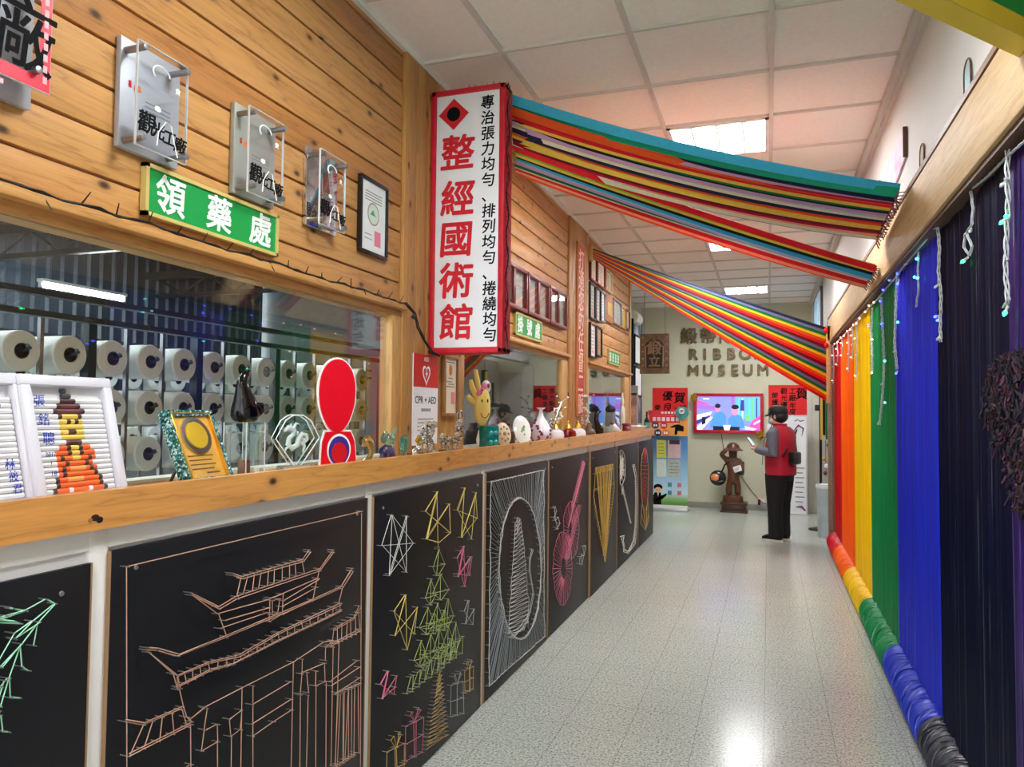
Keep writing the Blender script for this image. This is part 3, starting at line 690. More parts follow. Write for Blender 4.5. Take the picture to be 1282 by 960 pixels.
# acrylic plaques on stand-offs
M_PLATE = mat('grey_metal_plate', (172, 174, 180), .42, .2, var=.06, scale=12)
M_PLATE2 = mat('silver_mirror_plate', (200, 200, 204), .08, .95, var=.04)
def plaque(y0, y1, z0, z1, label, plate, txt=True, red=False, dots=True):
    yc = (y0 + y1) / 2; w = (y1 - y0) / 2; t = on_wall('acrylic_plaque', label, 'plaque', 'L', (XW, yc, z0), 'acrylic plaques on the board wall'); h = z1 - z0
    MB().pbox(-w, w, 0, h, .002, .02, 0, .003).obj('back_plate', plate, t)
    pw = w + .01
    ext = .055 if red else 0
    FL, FR, FB, FT = (-.3, .158, .032, .45) if red else (-w + .006, w - .028, .002, h - .018)
    MB().pbox(FL, FR, FB, FT, .068, .074).obj('front_sheet', M_ACRYL, t)
    e = MB()
    for a, b_ in ((FL - .0015, FL), (FR, FR + .0015)): e.pbox(a, b_, FB, FT, .0675, .0745)
    e.pbox(FL, FR, FB - .0015, FB, .0675, .0745).pbox(FL, FR, FT, FT + .0015, .0675, .0745); e.obj('sheet_edge', M_ACEDGE, t)
    for u in ((-.12, .12) if red else (-w + .016, w - .04)):
        for v in ((.07, .4) if red else (.02, FT - .018)):
            s_ = MB().lathe([(.009, .0), (.009, .082), (.0085, .088), (.003, .089)], (0, 0, 0), 14, 0, 'Z'); 
            s_.v = [(u + x, -.018 - z * .82, v + y) for x, y, z in s_.v]; s_.obj('standoff', M_STEEL, t)
    if txt:
        m = MB()
        if red: m.text('廠', onx(22, 42, XW + .07).y - yc, onx(22, 42, XW + .07).z - z0, .17, .0745, 0, .001, .016, shear=.1)
        else:
            for i, ch in enumerate('觀光工廠'): m.text(ch, -.068 + i * .04, .068 - i * .007, .062 if i == 0 else .048, .0745, 0, .001, .034, shear=.12)
        m.obj('calligraphy', M_TXTK, t)
    p = MB()
    if not red:
        p.poly([(-.03 + .012 * math.cos(a), .12 + .008 * math.sin(a)) for a in [k * PI / 4 for k in range(8)]], .0745, .0752, 0)
        p.poly([(.03, .2), (.04, .206), (.05, .2), (.045, .193), (.05, .186), (.04, .19), (.03, .186), (.034, .193)], .0745, .0752, 0)
        p.tube([(-.03, -.075, .02), (-.025, -.075, .06), (.0, -.075, .095), (.02, -.075, .09), (.03, -.075, .05), (.045, -.075, .01)], .002, 4, 0)
        p.tube([(-.02 + .03 * math.cos(a), -.075, .22 + .02 * math.sin(a)) for a in [k * PI / 8 for k in range(11)]], .0025, 4, 0)
        if dots:
            p.poly([(-.078, .17), (-.07, .17), (-.07, .188), (-.078, .188)], .021, .022, 1); p.poly([(-.06, .166), (-.035, .17), (-.04, .185), (-.058, .182)], .021, .022, 2)
        for k in range(3): p.pbox(-.02, .07, .15 - k * .012, .153 - k * .012, .0205, .0212, 3)
        p.obj('printing', [M_TXTW, M_RED, mat('orange_print', (226, 120, 40), .5), mat('pale_print', (120, 122, 128), .5)], t)
    else:
        b = MB()
        for a, b_, c, d in ((FL, FR - .027, FB, FB + .03), (FR - .027, FR, FB, FT), (FL, FR - .027, FT - .03, FT), (FL, FL + .03, FB + .03, FT - .03)): b.pbox(a, b_, c, d, .0745, .0755)
        b.poly([(FR - .027, FT - .03), (FR - .16, FT - .03), (FR - .13, FT - .10), (FR - .1, FT - .13), (FR - .05, FT - .16), (FR - .027, FT - .22)], .0745, .0755)
        b.obj('red_border', mat('crimson_print', (214, 28, 62), .4), t)
        q = MB()
        for k in range(12): q.pbox(FR - .018, FR - .008, .05 + k * .026, .066 + k * .026, .0756, .0762)
        for k in range(10): q.pbox(FL + .03 + k * .033, FL + .052 + k * .033, .01, .02, .0756, .0762)
        q.obj('border_print', mat('pale_red_print', (240, 170, 180), .5), t)
        c = MB().pbox(-w + .03, w - .09, .09, h - .12, .021, .023).pbox(-w + .06, w - .12, .16, .2, .023, .024, 1).pbox(-w + .03, w - .05, .05, .06, .021, .022, 1); c.obj('printing', [M_PAPER, mat('pale_print', (120, 122, 128), .5)], t)
    return t
plaque(.93, 1.245, 2.19, 2.62, 'acrylic plaque with crimson printed border and large black calligraphy', M_PLATE, red=True)
plaque(1.49, 1.70, 2.193, 2.492, 'grey-backed acrylic plaque over the left end of the long green sign', M_PLATE)
plaque(1.935, 2.145, 2.195, 2.492, 'dull silver acrylic plaque over the right end of the long green sign', mat('olive_metal_plate', (160, 160, 152), .42, .2, var=.06), True)
plaque(2.335, 2.54, 2.19, 2.49, 'mirror-bright acrylic plaque beside the black framed certificate', M_PLATE2, dots=False)

def green_sign(y0, y1, z0, z1, body, label, size, step):
    yc = (y0 + y1) / 2; w = (y1 - y0) / 2; h = z1 - z0
    t = on_wall('green_sign', label, 'sign', 'L', (XW, yc, z0), 'green wall signs'); 
    MB().pbox(-w, w, 0, h, .001, .016).obj('face', M_GREEN, t)
    f = MB()
    b = .007
    f.pbox(-w - b, w + b, -b, b * .6, .001, .022).pbox(-w - b, w + b, h - b * .6, h + b, .001, .022).pbox(-w - b, -w + b * .6, -b, h + b, .001, .022).pbox(w - b * .6, w + b, -b, h + b, .001, .022)
    f.obj('border', M_PALEGOLD, t)
    m = MB(); n = len(body)
    for i, ch in enumerate(body):
        u = (i - (n - 1) / 2) * step
        if ch != '|': m.text(ch, u, h / 2, size, .0163, 0, .0015, .03, shear=.05); continue
        m.pbox(u - .03, u - .012, .02, h - .02, .0163, .0178).pbox(u + .012, u + .03, .025, h - .025, .0163, .0178)      # too small to read in the photograph: strokes only
        for v in (.03, .066, .1): m.pbox(u - .012, u + .04, v, v + .012, .0163, .0178)
    m.obj('lettering', M_TXTW, t)
green_sign(1.592, 2.165, 2.042, 2.174, '領藥處', 'long green sign with white characters between the plaques and the window', .115, .2)
green_sign(4.765, 5.38, 2.036, 2.178, '掛號處', 'green sign with white characters under the red window frames', .125, .2)
green_sign(7.88, 8.505, 2.045, 2.185, '||||', 'small far green sign under the framed certificates', .12, .145)

def frame(mb, w, h, b, d, mi=0, d0=.002):
    mb.pbox(-w, w, 0, b, d0, d, mi, .002).pbox(-w, w, h - b, h, d0, d, mi, .002).pbox(-w, -w + b, b, h - b, d0, d, mi, .002).pbox(w - b, w, b, h - b, d0, d, mi, .002)
def certificate(name, y0, y1, z0, z1, label, fm, paper, b=.014, X=XW, kind=0, group=None, side='L', d=.022):
    yc = (y0 + y1) / 2; w = (y1 - y0) / 2; h = z1 - z0
    t = on_wall(name, label, 'framed certificate', side, (X, yc, z0), group)
    f = MB(); frame(f, w, h, b, d); f.obj('frame', fm, t)
    MB().pbox(-w + b * .6, w - b * .6, b * .6, h - b * .6, .002, .012).obj('sheet', paper, t)
    p = MB()
    if kind == 1:
        for k in range(4): p.pbox(-w * .6, w * .6, h * .82 - k * .012, h * .825 - k * .012 + .002, .0121, .0126, 0)
        R = w * .42
        p.poly([(R * math.cos(k * PI / 12), h * .55 + R * math.sin(k * PI / 12)) for k in range(24)], .0121, .0126, 3)
        p.poly([(R * .86 * math.cos(k * PI / 12), h * .55 + R * .86 * math.sin(k * PI / 12)) for k in range(24)], .0127, .013, 4)
        p.poly([(-R * .6, h * .53), (-R * .1, h * .53 + R * .5), (R * .2, h * .53 + R * .1), (R * .6, h * .53)], .0131, .0134, 2)
        p.pbox(w * .1, w * .55, h * .14, h * .34, .0121, .0126, 1); p.pbox(-w * .6, -w * .05, h * .2, h * .21, .0121, .0126, 0); p.pbox(-w * .6, -w * .1, h * .26, h * .27, .0121, .0126, 0)
    elif kind == 2:
        p.poly([(.022 * math.cos(k * PI / 8), h * .76 + .03 * math.sin(k * PI / 8)) for k in range(16)], .0121, .0126, 5)
        for k, (a, c) in enumerate(((-.6, .6), (-.3, .3), (-.55, .2), (-.3, .5), (-.6, .6))): p.pbox(a * w, c * w, h * (.88, .62, .56, .52, .48)[k], h * (.88, .62, .56, .52, .48)[k] + .005, .0121, .0126, 0)
        p.pbox(w * .1, w * .6, h * .2, h * .4, .0121, .0126, 1)
    elif kind == 3:
        for k in range(6): p.pbox(-w * .55, w * .5, h * (.78 - k * .1), h * (.785 - k * .1) + .004, .0121, .0126, 0)
        p.pbox(0, w * .4, h * .14, h * .24, .0121, .0126, 1)
    if p.v: p.obj('printing', [M_GREY, M_PINK, mat('green_print', (60, 150, 90), .5), mat('ring_print', (150, 150, 120), .5), mat('seal_print', (214, 220, 214), .5), M_GOLD], t)
    return t
certificate('framed_certificate', 2.722, 2.96, 2.175, 2.505, 'black framed certificate with round green seal on the boards', M_BLACKP, M_PAPER, kind=1)
certificate('framed_certificate', 3.56, 3.748, 1.475, 1.80, 'wooden framed certificate beside the red and white rescue poster', wood('brown_frame', (150, 104, 58), (104, 66, 32), 0, 0, 'Z', knots=False), M_CREAM, X=XW + .019, kind=2, b=.018)
# rescue poster on the post
t = on_wall('rescue_poster', 'red and white rescue poster with a heart on the wooden post', 'poster', 'L', (XW + .0195, 3.365, 1.335))
MB().pbox(-.14, .14, 0, .447, 0, .006).obj('sheet', M_PAPER, t)
MB().pbox(-.14, .14, .285, .447, .006, .0068).obj('red_band', M_RED, t)
def heart(cx, cy, s): return [(cx + s * .062 * 16 * math.sin(a) ** 3, cy + s * .062 * (13 * math.cos(a) - 5 * math.cos(2 * a) - 2 * math.cos(3 * a) - math.cos(4 * a)) * 1.25) for a in [k * PI / 14 for k in range(28)]]
p = MB().poly(heart(0, .35, .045), .0068, .0074, 0).poly(heart(0, .35, .033), .0075, .008, 1).poly([(.004, .372), (-.014, .35), (-.002, .35), (-.006, .33), (.014, .356), (.002, .356)], .0081, .0087, 0)
p.text('AED', 0, .425, .03, .0069, 0, .0006, .01); p.obj('heart_emblem', [M_TXTW, M_RED], t)
p = MB().text('CPR + AED', 0, .222, .05, .0062, 0, .0006, .008); p.obj('lettering', M_TXTK, t)
p = MB()
for k in range(5): p.pbox(-.05 + k * .022, -.034 + k * .022, .165, .18, .0062, .0068)
for k in range(4): p.pbox(-.09, .09, .125 - k * .018, .13 - k * .018, .0062, .0068)
p.pbox(-.09, -.05, .03, .05, .0062, .0068); p.obj('small_print', M_GREY, t)
# red couplet strip on the second post
t = on_wall('red_couplet', 'narrow red strip with pale characters on the second wooden post', 'couplet', 'L', (XW + .019, 6.565, 1.47))
MB().pbox(-.12, .12, 0, 1.56, 0, .012).obj('strip', mat('couplet_red', (182, 44, 44), .5, var=.08), t)
f = MB(); frame(f, .13, 1.57, .012, .016, 0, 0); f.obj('border', mat('couplet_edge', (206, 130, 80), .45), t)
MB().vtext('打通您的任督二脈', 0, 1.42, .187, .2, .0125, 0, depth=.001, bold=.02, shear=.08).obj('lettering', mat('pale_gold_lettering', (236, 206, 176), .5), t)

# three red double-pane frames
for i, (a, b_, lb) in enumerate(((4.42, 4.965, 'red two-pane frame nearest the hanging shop sign'), (4.985, 5.53, 'middle red two-pane frame above the second window'), (5.553, 6.07, 'red two-pane frame nearest the second post'))):
    yc = (a + b_) / 2; w = (b_ - a) / 2; t = on_wall('picture_frame', lb, 'picture frame', 'L', (XW, yc, 2.197), 'red two-pane frames'); h = .298
    f = MB(); frame(f, w, h, .026, .04); f.pbox(-.022, .022, .02, h - .02, .002, .036, 0, .002); f.obj('frame', M_DRED, t)
    for s_ in (-1, 1):
        MB().pbox(s_ * w / 2 - w / 2 + .03, s_ * w / 2 + w / 2 - .03, .03, h - .03, .002, .008).obj('sheet', mat('grey_certificate', (196, 194, 184), .5, var=.08), t)
        MB().pbox(s_ * w / 2 - w / 2 + .028, s_ * w / 2 + w / 2 - .028, .026, h - .026, .026, .028).obj('pane', M_FGLASS, t)
# frames over the third window
FR3 = [(6.98, 7.262, 2.79, 3.035, 'dark red frame in the top row beside the second post', M_DRED, M_CREAM, 3), (7.285, 7.655, 2.79, 3.05, 'bright red frame in the top row over the third window', mat('mid_red_frame', (140, 22, 24), .35), M_CREAM, 3),
       (7.69, 8.01, 2.80, 3.03, 'pale certificate in a light frame in the top row', mat('pale_frame', (200, 186, 150), .5), mat('faded_paper', (204, 196, 160), .6), 3), (6.96, 7.2, 2.41, 2.765, 'black framed glossy certificate in the middle row beside the post', M_BLACKP, mat('grey_certificate', (196, 194, 184), .5), 3),
       (7.225, 7.45, 2.42, 2.762, 'second black framed certificate in the middle row', M_BLACKP, mat('grey_certificate', (196, 194, 184), .5), 3), (7.46, 7.665, 2.44, 2.757, 'thin-framed white certificate in the middle row', M_STEEL, M_PAPER, 3),
       (8.117, 8.58, 2.5, 2.78, 'wide silver framed certificate in the middle row', M_STEEL, mat('silver_paper', (180, 180, 176), .4), 3), (8.6, 8.862, 2.5, 2.76, 'yellow certificate in the middle row', M_GOLD, mat('yellow_paper', (222, 190, 70), .5), 3), (8.885, 9.12, 2.52, 2.76, 'brown framed certificate at the far end of the middle row', M_DARKWOOD, M_CREAM, 3),
       (6.98, 7.25, 2.037, 2.378, 'black framed certificate in the bottom row beside the post', M_BLACKP, M_PAPER, 3), (7.262, 7.515, 2.07, 2.378, 'dark framed wooden award in the bottom row', mat('charcoal_frame', (44, 40, 40), .4), mat('tan_board', (190, 150, 96), .5), 3)]
for a, b_, c, d, lb, fm, pm, k in FR3: certificate('framed_certificate', a, b_, c, d, lb, fm, pm, .018, kind=k, group='framed certificates over the third window', d=.03)
t = on_wall('wooden_plaque', 'plain reddish wooden plaque in the middle row of certificates', 'plaque', 'L', (XW, 7.9, 2.48)); MB().pbox(-.2, .2, 0, .285, .002, .024, 0, .005).obj('board', wood('plaque_wood', (186, 120, 66), (130, 74, 34), 0, 0, 'Z'), t); MB().pbox(-.12, .12, .07, .21, .024, .027).obj('plate', M_GOLD, t)

# hanging shop sign (projects from the post)
SX0, SX1, SZ0, SZ1, SY = XW + .02, -1.222, 1.79, 3.128, 3.40
t = thing('hanging_sign', 'tall white lightbox sign with red fabric edge and red characters', 'sign', ((SX0 + SX1) / 2, SY, SZ0))
w = (SX1 - SX0) / 2; h = SZ1 - SZ0
MB().box((-w + .018, -.002, .02), (w - .018, .1, h - .02), 0, .004).obj('panel', mat('sign_white', (232, 234, 242), .35, var=.01), t)
f = MB(); b = .03
f.pbox(-w, w, 0, b, -.11, .008, 0, .006).pbox(-w, w, h - b, h, -.11, .008, 0, .006).pbox(-w, -w + b, 0, h, -.11, .008, 0, .006).pbox(w - b, w, 0, h, -.11, .008, 0, .006)
f.obj('red_edging', mat('red_fabric', (190, 14, 40), .6, var=.12, scale=30, bmp=.3), t)
def S2(px, py): p = ony(px, py, SY - .004); return p.x - (SX0 + SX1) / 2, p.z - SZ0
m = MB()
for px, py, ch in ((572, 192, '整'), (572, 249, '經'), (570, 300, '國'), (570, 352, '術'), (570, 404, '館')):
    u, v = S2(px, py); m.text(ch, u, v, .188, .0025, 0, .002, .034, shear=.06)
m.obj('red_characters', M_TXTR, t)
m = MB()
for i, ch in enumerate('專治張力均勻、排列均勻、捲繞均勻'):
    u, v = S2(490 + (274 + i * .4) / 2.285, 60 + (155 + 44.4 * i) / 2.285); m.text(ch, u, v, .074, .0025, 0, .0015, .022, shear=.08)
m.obj('black_characters', M_TXTK, t)
u, v = S2(568, 143); r = .082
m = MB().poly([(u + r, v), (u, v + r * .98), (u - r, v), (u, v - r * .98)], .002, .004); m.obj('red_diamond', M_TXTR, t)
m = MB().poly([(u + .036 * math.cos(k * PI / 16), v + .036 * math.sin(k * PI / 16)) for k in range(32)], .004, .0055); m.obj('black_disc', M_TXTK, t)
wv = MB()
for k in range(30):
    zz = .02 + k * (h - .04) / 29; wv.tube([(w + .004, .01 + .06 * (k % 2), zz), (w + .006 + random.uniform(0, .012), .005, zz + .02), (w + .004 + random.uniform(.008, .02), -.004, zz + random.uniform(-.02, .03))], .0018, 4)
wv.tube([(w + .006, .03 + .02 * math.sin(k), .0 + k * h / 40) for k in range(41)], .003, 5)
wv.tube([(-w + k * 2 * w / 20, .03 + .02 * math.sin(k * 2), h + .004) for k in range(21)], .003, 5)
for k in range(12): wv.tube([(-w + .02 + k * w / 6, .03, h + .002), (-w + .03 + k * w / 6, .02, h + random.uniform(.008, .022))], .0018, 4)
wv.obj('light_cable', M_WIREK, t)
MB().box((-w - .018, .02, h - .14), (-w + .01, .08, h - .1)).box((-w - .018, .02, .1), (-w + .01, .08, .14)).obj('bracket', M_IRON, t)

# unlit cable of small lamps along the top of the first window
mb = MB(); P = []
for k in range(64):
    y = -.2 + 3.3 * k / 63; P.append((XW + .036, y, 2.003 + .003 * math.sin(k * 1.7) + .003 * math.sin(k * .6)))
mb.tube(P, .0035, 5).tube([(p[0] + .004, p[1], p[2] + .005 * math.sin(i * 2.3)) for i, p in enumerate(P)], .0025, 5)
Q = [(XW + .04, 3.09, 2.003), (XW + .06, 3.16, 1.96), (XW + .055, 3.2, 1.90), (XW + .06, 3.27, 1.84), (XW + .07, 3.33, 1.79), (XW + .09, 3.38, 1.775)]
mb.tube(Q, .0045, 5).tube([(x + .006, y + .006 * (-1) ** i, z + .004) for i, (x, y, z) in enumerate(Q)], .003, 5)
o = tag(mb.obj('light_cable', M_WIREK), 'black cable of unlit tiny lamps along the top of the first window', 'cable')
lp = MB()
for k in range(0, 63, 2):
    x, y, z = P[k]; up = random.choice((1, 1, -1)); lp.tube([(x, y, z), (x + .012, y + random.uniform(-.02, .02), z + up * random.uniform(.02, .035))], [.0024, .0014], 5)
lp.tube([(XW + .06, 3.13, 1.95), (XW + .075, 3.14, 1.94)], .014, 6)
lp.obj('lamps', M_WIREK, o)
# ------------------------------------------------------------------ things standing on the ledge
ZL = 1.2905
def led(px, X=-1.5): return onx(px, 560, X).y
def dep(y, X=-1.5): return y * cy_ + (-X) * sy_
def wid(pw, y): return pw * dep(y) / FPX
def hgt(px, py, X=-1.5): return onx(px, py, X).z - ZL
def face(y, X=-1.5): return math.atan2(-X, -y) - 0 and math.atan2(X, y)      # unused angle helper
LEDGE = []
def on_ledge(name, label, cat, y, X=-1.5, rotz=PI / 2, tilt=0.0, group=None):
    t = thing(name, label, cat, (X, y, ZL), rotz, group); t.rotation_euler = (-tilt, 0, rotz); LEDGE.append(t); return t

# straw-art pictures in white frames
M_STRAWW = mat('white_straw', (228, 228, 230), .35, var=.03)
STC = {'.': M_STRAWW, 'o': mat('orange_straw', (244, 106, 48), .35), 'y': mat('yellow_straw', (238, 204, 96), .35), 'b': mat('brown_straw', (70, 48, 46), .4), 'm': mat('maroon_straw', (112, 66, 66), .4), 'l': mat('light_orange_straw', (248, 168, 96), .35), 'g': mat('grey_straw', (70, 72, 78), .4), 'r': mat('red_straw', (214, 50, 40), .4), 'p': mat('rose_straw', (196, 130, 128), .4)}
STK = list(STC)
ART2 = ['........g.........', '........gg........', '.......bbbb.......', '......bmmmmb......', '.....bmmmmmmb.....', '......byyyyb......', '......yybyby......', '......yyyyyy......', '......yybbyy......', '......yyyyyy......', '.......mbbm.......',
        '.....oobyyboo.....', '....ooobyybooo....', '....obooyyoobo....', '....ooboooobo.....', '....obollllobo....', '....obooooooob....', '...boolllloooob...', '...boooooooooob...', '..booo.oooo.ooob..']
ART1 = ['................', '............m...', '...........m....', '..........pm.m..', '........mpm.....', '.......mp.mp....', '......mm.mpm....', '.....pm.pmpm....', '...mpm.mpmp.....', '..mpm.pmpm......', '.mpmpmpmp.......', '.pmpmpmp........', 'mpmpmpm.........', 'pmpmpm..........', 'mpmpm...........', 'pmpm............', 'mpmp............', 'pm..............', 'mpm.............', 'pmp.............']
def straw_picture(y, X, label, art, ink, inkpos, w=.106, h=.255, tilt=.24):
    t = on_ledge('straw_picture', label, 'framed picture', y, X, PI / 2 + .05, tilt)
    f = MB(); frame(f, w, h, .02, .016, 0, -.006); f.obj('frame', mat('white_frame', (222, 222, 232), .4, var=.01), t)
    MB().pbox(-w + .015, w - .015, .015, h - .015, -.006, -.003).obj('backing', M_STRAWW, t)
    rows = len(art); cols = len(art[0]); ih = h - .045; iw = 2 * (w - .023); rh = ih / rows; mb = MB()
    for r, line in enumerate(art):
        z = h - .0225 - (r + .5) * rh; c = 0
        while c < cols:
            e = c
            while e < cols and line[e] == line[c]: e += 1
            x0 = -w + .023 + c * iw / cols; x1 = -w + .023 + e * iw / cols
            if not (line[c] == '.' and r < 2): mb.tube([(x0, -.001, z), (x1, -.001, z)], rh * .52, 7, STK.index(line[c]))
            c = e
    mb.obj('straws', list(STC.values()), t)
    m = MB()
    for ch, u, v, s_ in ink: m.text(ch, u, v, s_, .0055, 0, .0008, .0, shear=.15)
    m.obj('handwriting', M_BLUEINK, t)
    MB().box((-.02, .006, .0), (.02, .012, h * .7)).tube([(0, .012, h * .5), (0, .07, .03)], .004, 5).obj('back_stand', mat('grey_card', (120, 120, 124), .6), t)
straw_picture(1.253, -1.435, 'white framed straw picture of an orange figure with blue handwriting', ART2, [('張', -.066, .205, .026), ('銘', -.062, .168, .026), ('聰', -.058, .13, .028), ('2017', -.058, .1, .012), ('1', -.06, .082, .012), ('18', -.058, .062, .014)], 0)
straw_picture(1.03, -1.435, 'white framed straw picture of a brown stripe, cut by the left picture edge', ART1, [('林', .062, .085, .022), ('筱', .066, .062, .022), ('君', .07, .04, .02)], 0)

# gold certificate in a glittering teal frame
t = on_ledge('glitter_frame', 'gold medal certificate in a glittering teal frame', 'framed certificate', 1.675, -1.465, PI / 2 + .02, .42)
m_, nt, b = newmat('teal_glitter'); vo = nt.nodes.new('ShaderNodeTexVoronoi'); vo.inputs['Scale'].default_value = 220
nt.links.new(coords(nt), vo.inputs['Vector']); nt.links.new(ramp(nt, vo.outputs['Color'], [(.25, lin((10, 60, 62))), (.55, lin((40, 130, 128))), (.8, lin((190, 225, 225)))]), b.inputs['Base Color'])
b.inputs['Metallic'].default_value = .5; b.inputs['Roughness'].default_value = .25; bump(nt, b, vo.outputs['Distance'], .6, .01)
f = MB(); frame(f, .08, .188, .016, .02, 0, -.004); f.obj('glitter_border', m_, t)
f = MB(); frame(f, .065, .173, .004, .022, 0, .0); f.v = [(x, y, z + .007) for x, y, z in f.v]; f.obj('gold_inner_frame', M_GOLD, t)
MB().pbox(-.065, .065, .014, .178, -.002, .012).obj('sheet', mat('gold_paper', (226, 176, 84), .35, .35, var=.12, scale=40), t)
p = MB()
p.lathe([(.047, 0), (.047, .006), (.036, .006), (.036, .003), (.002, .003)], (0, 0, 0), 28, 0, 'Z'); p.v = [(x, -.012 - z, .122 + y) for x, y, z in p.v]; p.obj('medal_ring', M_CHROME, t)
p = MB().lathe([(.035, .003), (.034, .008), (.02, .009), (.002, .009)], (0, 0, 0), 20, 0, 'Z'); p.v = [(x, -.012 - z, .122 + y) for x, y, z in p.v]; p.obj('medal', mat('yellow_gold', (240, 200, 60), .3, .5), t)
p = MB()
for k in range(4): p.pbox(-.045, .04 - .01 * (k % 2), .07 - k * .011, .073 - k * .011, .0122, .0127)
p.pbox(.0, .045, .026, .03, .0122, .0127); p.obj('printing', mat('brown_print', (110, 76, 30), .5), t)
MB().tube([(0, .004, .12), (0, .1, .045)], .004, 5).obj('back_stand', M_BLACKP, t)

# black glass vase on a clear pedestal
M_CRY = crystal('clear_glass', (240, 246, 246)); M_CRYG = crystal('greenish_glass', (190, 220, 200)); M_CRYA = crystal('amber_glass', (222, 190, 120)); M_CRYB = crystal('blue_violet_glass', (120, 120, 190))
py_ = led(306)
t = on_ledge('pedestal', 'clear glass block pedestal under the black vase', 'pedestal', py_)
MB().box((-.042, -.04, 0), (.042, .04, .142), 0, .003).obj('block', glassy('pedestal_glass', (.86, .93, .92), 1.6), t)
MB().box((-.03, -.028, .004), (-.006, .0, .05), 0, .002).obj('brown_insert', mat('brown_insert', (120, 70, 36), .4), t); MB().box((.012, -.03, .002), (.034, 0, .03), 0, .002).obj('white_insert', M_WHITE, t)
e = MB()
for u in (-.043, .043):
    for v in (-.041, .041): e.box((u - .0012, v - .0012, 0), (u + .0012, v + .0012, .142))
e.obj('polished_edge', M_ACEDGE, t)
t = on_ledge('glass_vase', 'glossy black glass vase with bent neck on the clear pedestal', 'vase', py_); t.location.z = ZL + .1425
v_ = MB()
v_.tube([(0, 0, 0), (0, 0, .006), (0, 0, .02), (-.002, 0, .045), (-.006, 0, .07), (-.014, 0, .095), (-.018, 0, .115), (-.014, 0, .132), (-.004, 0, .143), (.004, -.002, .147)], [.026, .036, .043, .04, .032, .022, .016, .0135, .011, .008], 20)
v_.tube([(.012, -.03, .055), (.024, -.035, .05), (.036, -.03, .035), (.04, -.02, .02)], [.006, .012, .011, .005], 10)
v_.tube([(-.004, -.002, .143), (.006, 0, .15), (.014, 0, .158)], [.007, .006, .003], 8)
v_.obj('body', mat('black_glass', (6, 3, 8), .1, 0, var=.1, spec=.4), t)

# diamond-shaped glass award with a dragon
yd = led(370); t = on_ledge('glass_award', 'diamond-shaped clear glass award with a milky dragon', 'award', yd, rotz=PI / 2 - .35)
D = [(-.085, .098), (-.05, .148), (-.02, .163), (.02, .163), (.05, .148), (.085, .098), (.012, .02), (-.012, .02)]
MB().poly(D, -.014, .014).obj('disc', glassy('award_glass', (.88, .94, .93), 1.55), t)
e = MB()
for d in (-.014, .014): e.tube([(u, -d, v) for u, v in D], .002, 5, closed=True)
e.obj('bevelled_edge', mat('pale_glass_edge', (226, 236, 236), .1, var=.05), t)
dr = MB().tube([(-.045, 0, .118), (-.03, 0, .128), (-.012, 0, .122), (-.01, 0, .108), (-.026, 0, .098), (-.03, 0, .082), (-.014, 0, .07), (.006, 0, .078), (.012, 0, .096), (.024, 0, .11), (.042, 0, .106), (.046, 0, .092), (.036, 0, .084)], [.004, .009, .0075, .0075, .008, .009, .009, .0085, .008, .0075, .006, .005, .002], 8)
for k in range(7): dr.ball((-.02 + .009 * k, .0, .133 - .007 * k), (.004, .004, .007), 0, 6)
dr.tube([(.02, 0, .085), (.035, 0, .075), (.03, 0, .055)], [.007, .006, .003], 6).tube([(-.022, 0, .076), (-.036, 0, .07), (-.042, 0, .058)], [.005, .004, .002], 6).tube([(-.01, 0, .125), (.0, 0, .14), (.012, 0, .138)], [.006, .004, .002], 6)
dr.obj('dragon', mat('milky_glass', (224, 230, 230), .25), t)
MB().box((-.06, -.022, 0), (.06, .022, .022), 0, .004).obj('base', M_CRY, t)

# plain red board (stands where the photograph has a printed character)
ys = led(424); t = on_ledge('red_board', 'plain glossy red standing board with white edge beside the glass award', 'standing board', ys, rotz=PI / 2 - .4)
def egg(cx, cz, rx, rz, k=.12, n=36): return [(cx + rx * math.cos(a) * (1 - k * math.sin(a) * -1 if math.sin(a) > 0 else 1 - k * abs(math.sin(a))), cz + rz * math.sin(a)) for a in [2 * PI * i / n for i in range(n)]]
top = egg(-.01, .245, .073, .125); 
MB().poly(egg(-.01, .245, .079, .131), -.004, .0).poly([(-.078, 0), (.078, 0), (.068, .09), (.05, .128), (-.06, .128), (-.072, .09)], -.004, .0).obj('white_edge', M_TXTW, t)
MB().poly(top, .0, .004).poly([(-.072, .0), (.072, 0), (.063, .088), (.046, .122), (-.055, .122), (-.067, .088)], .0, .004).obj('red_face', mat('red_gloss', (216, 16, 36), .3, var=.03), t)
p = MB().poly(egg(-.002, .06, .048, .055, .0), .0045, .0055); p.obj('white_oval', M_TXTW, t)
p = MB().poly(egg(-.002, .058, .042, .049, .0), .0056, .0066); p.obj('blue_oval', mat('navy_red_print', (56, 44, 140), .4), t)
p = MB().poly(egg(-.002, .05, .031, .036, .0), .0067, .0075); p.obj('red_patch', M_RED, t)
MB().box((-.05, .004, 0), (.05, .04, .012), 0, .002).obj('foot', M_BLACKP, t)

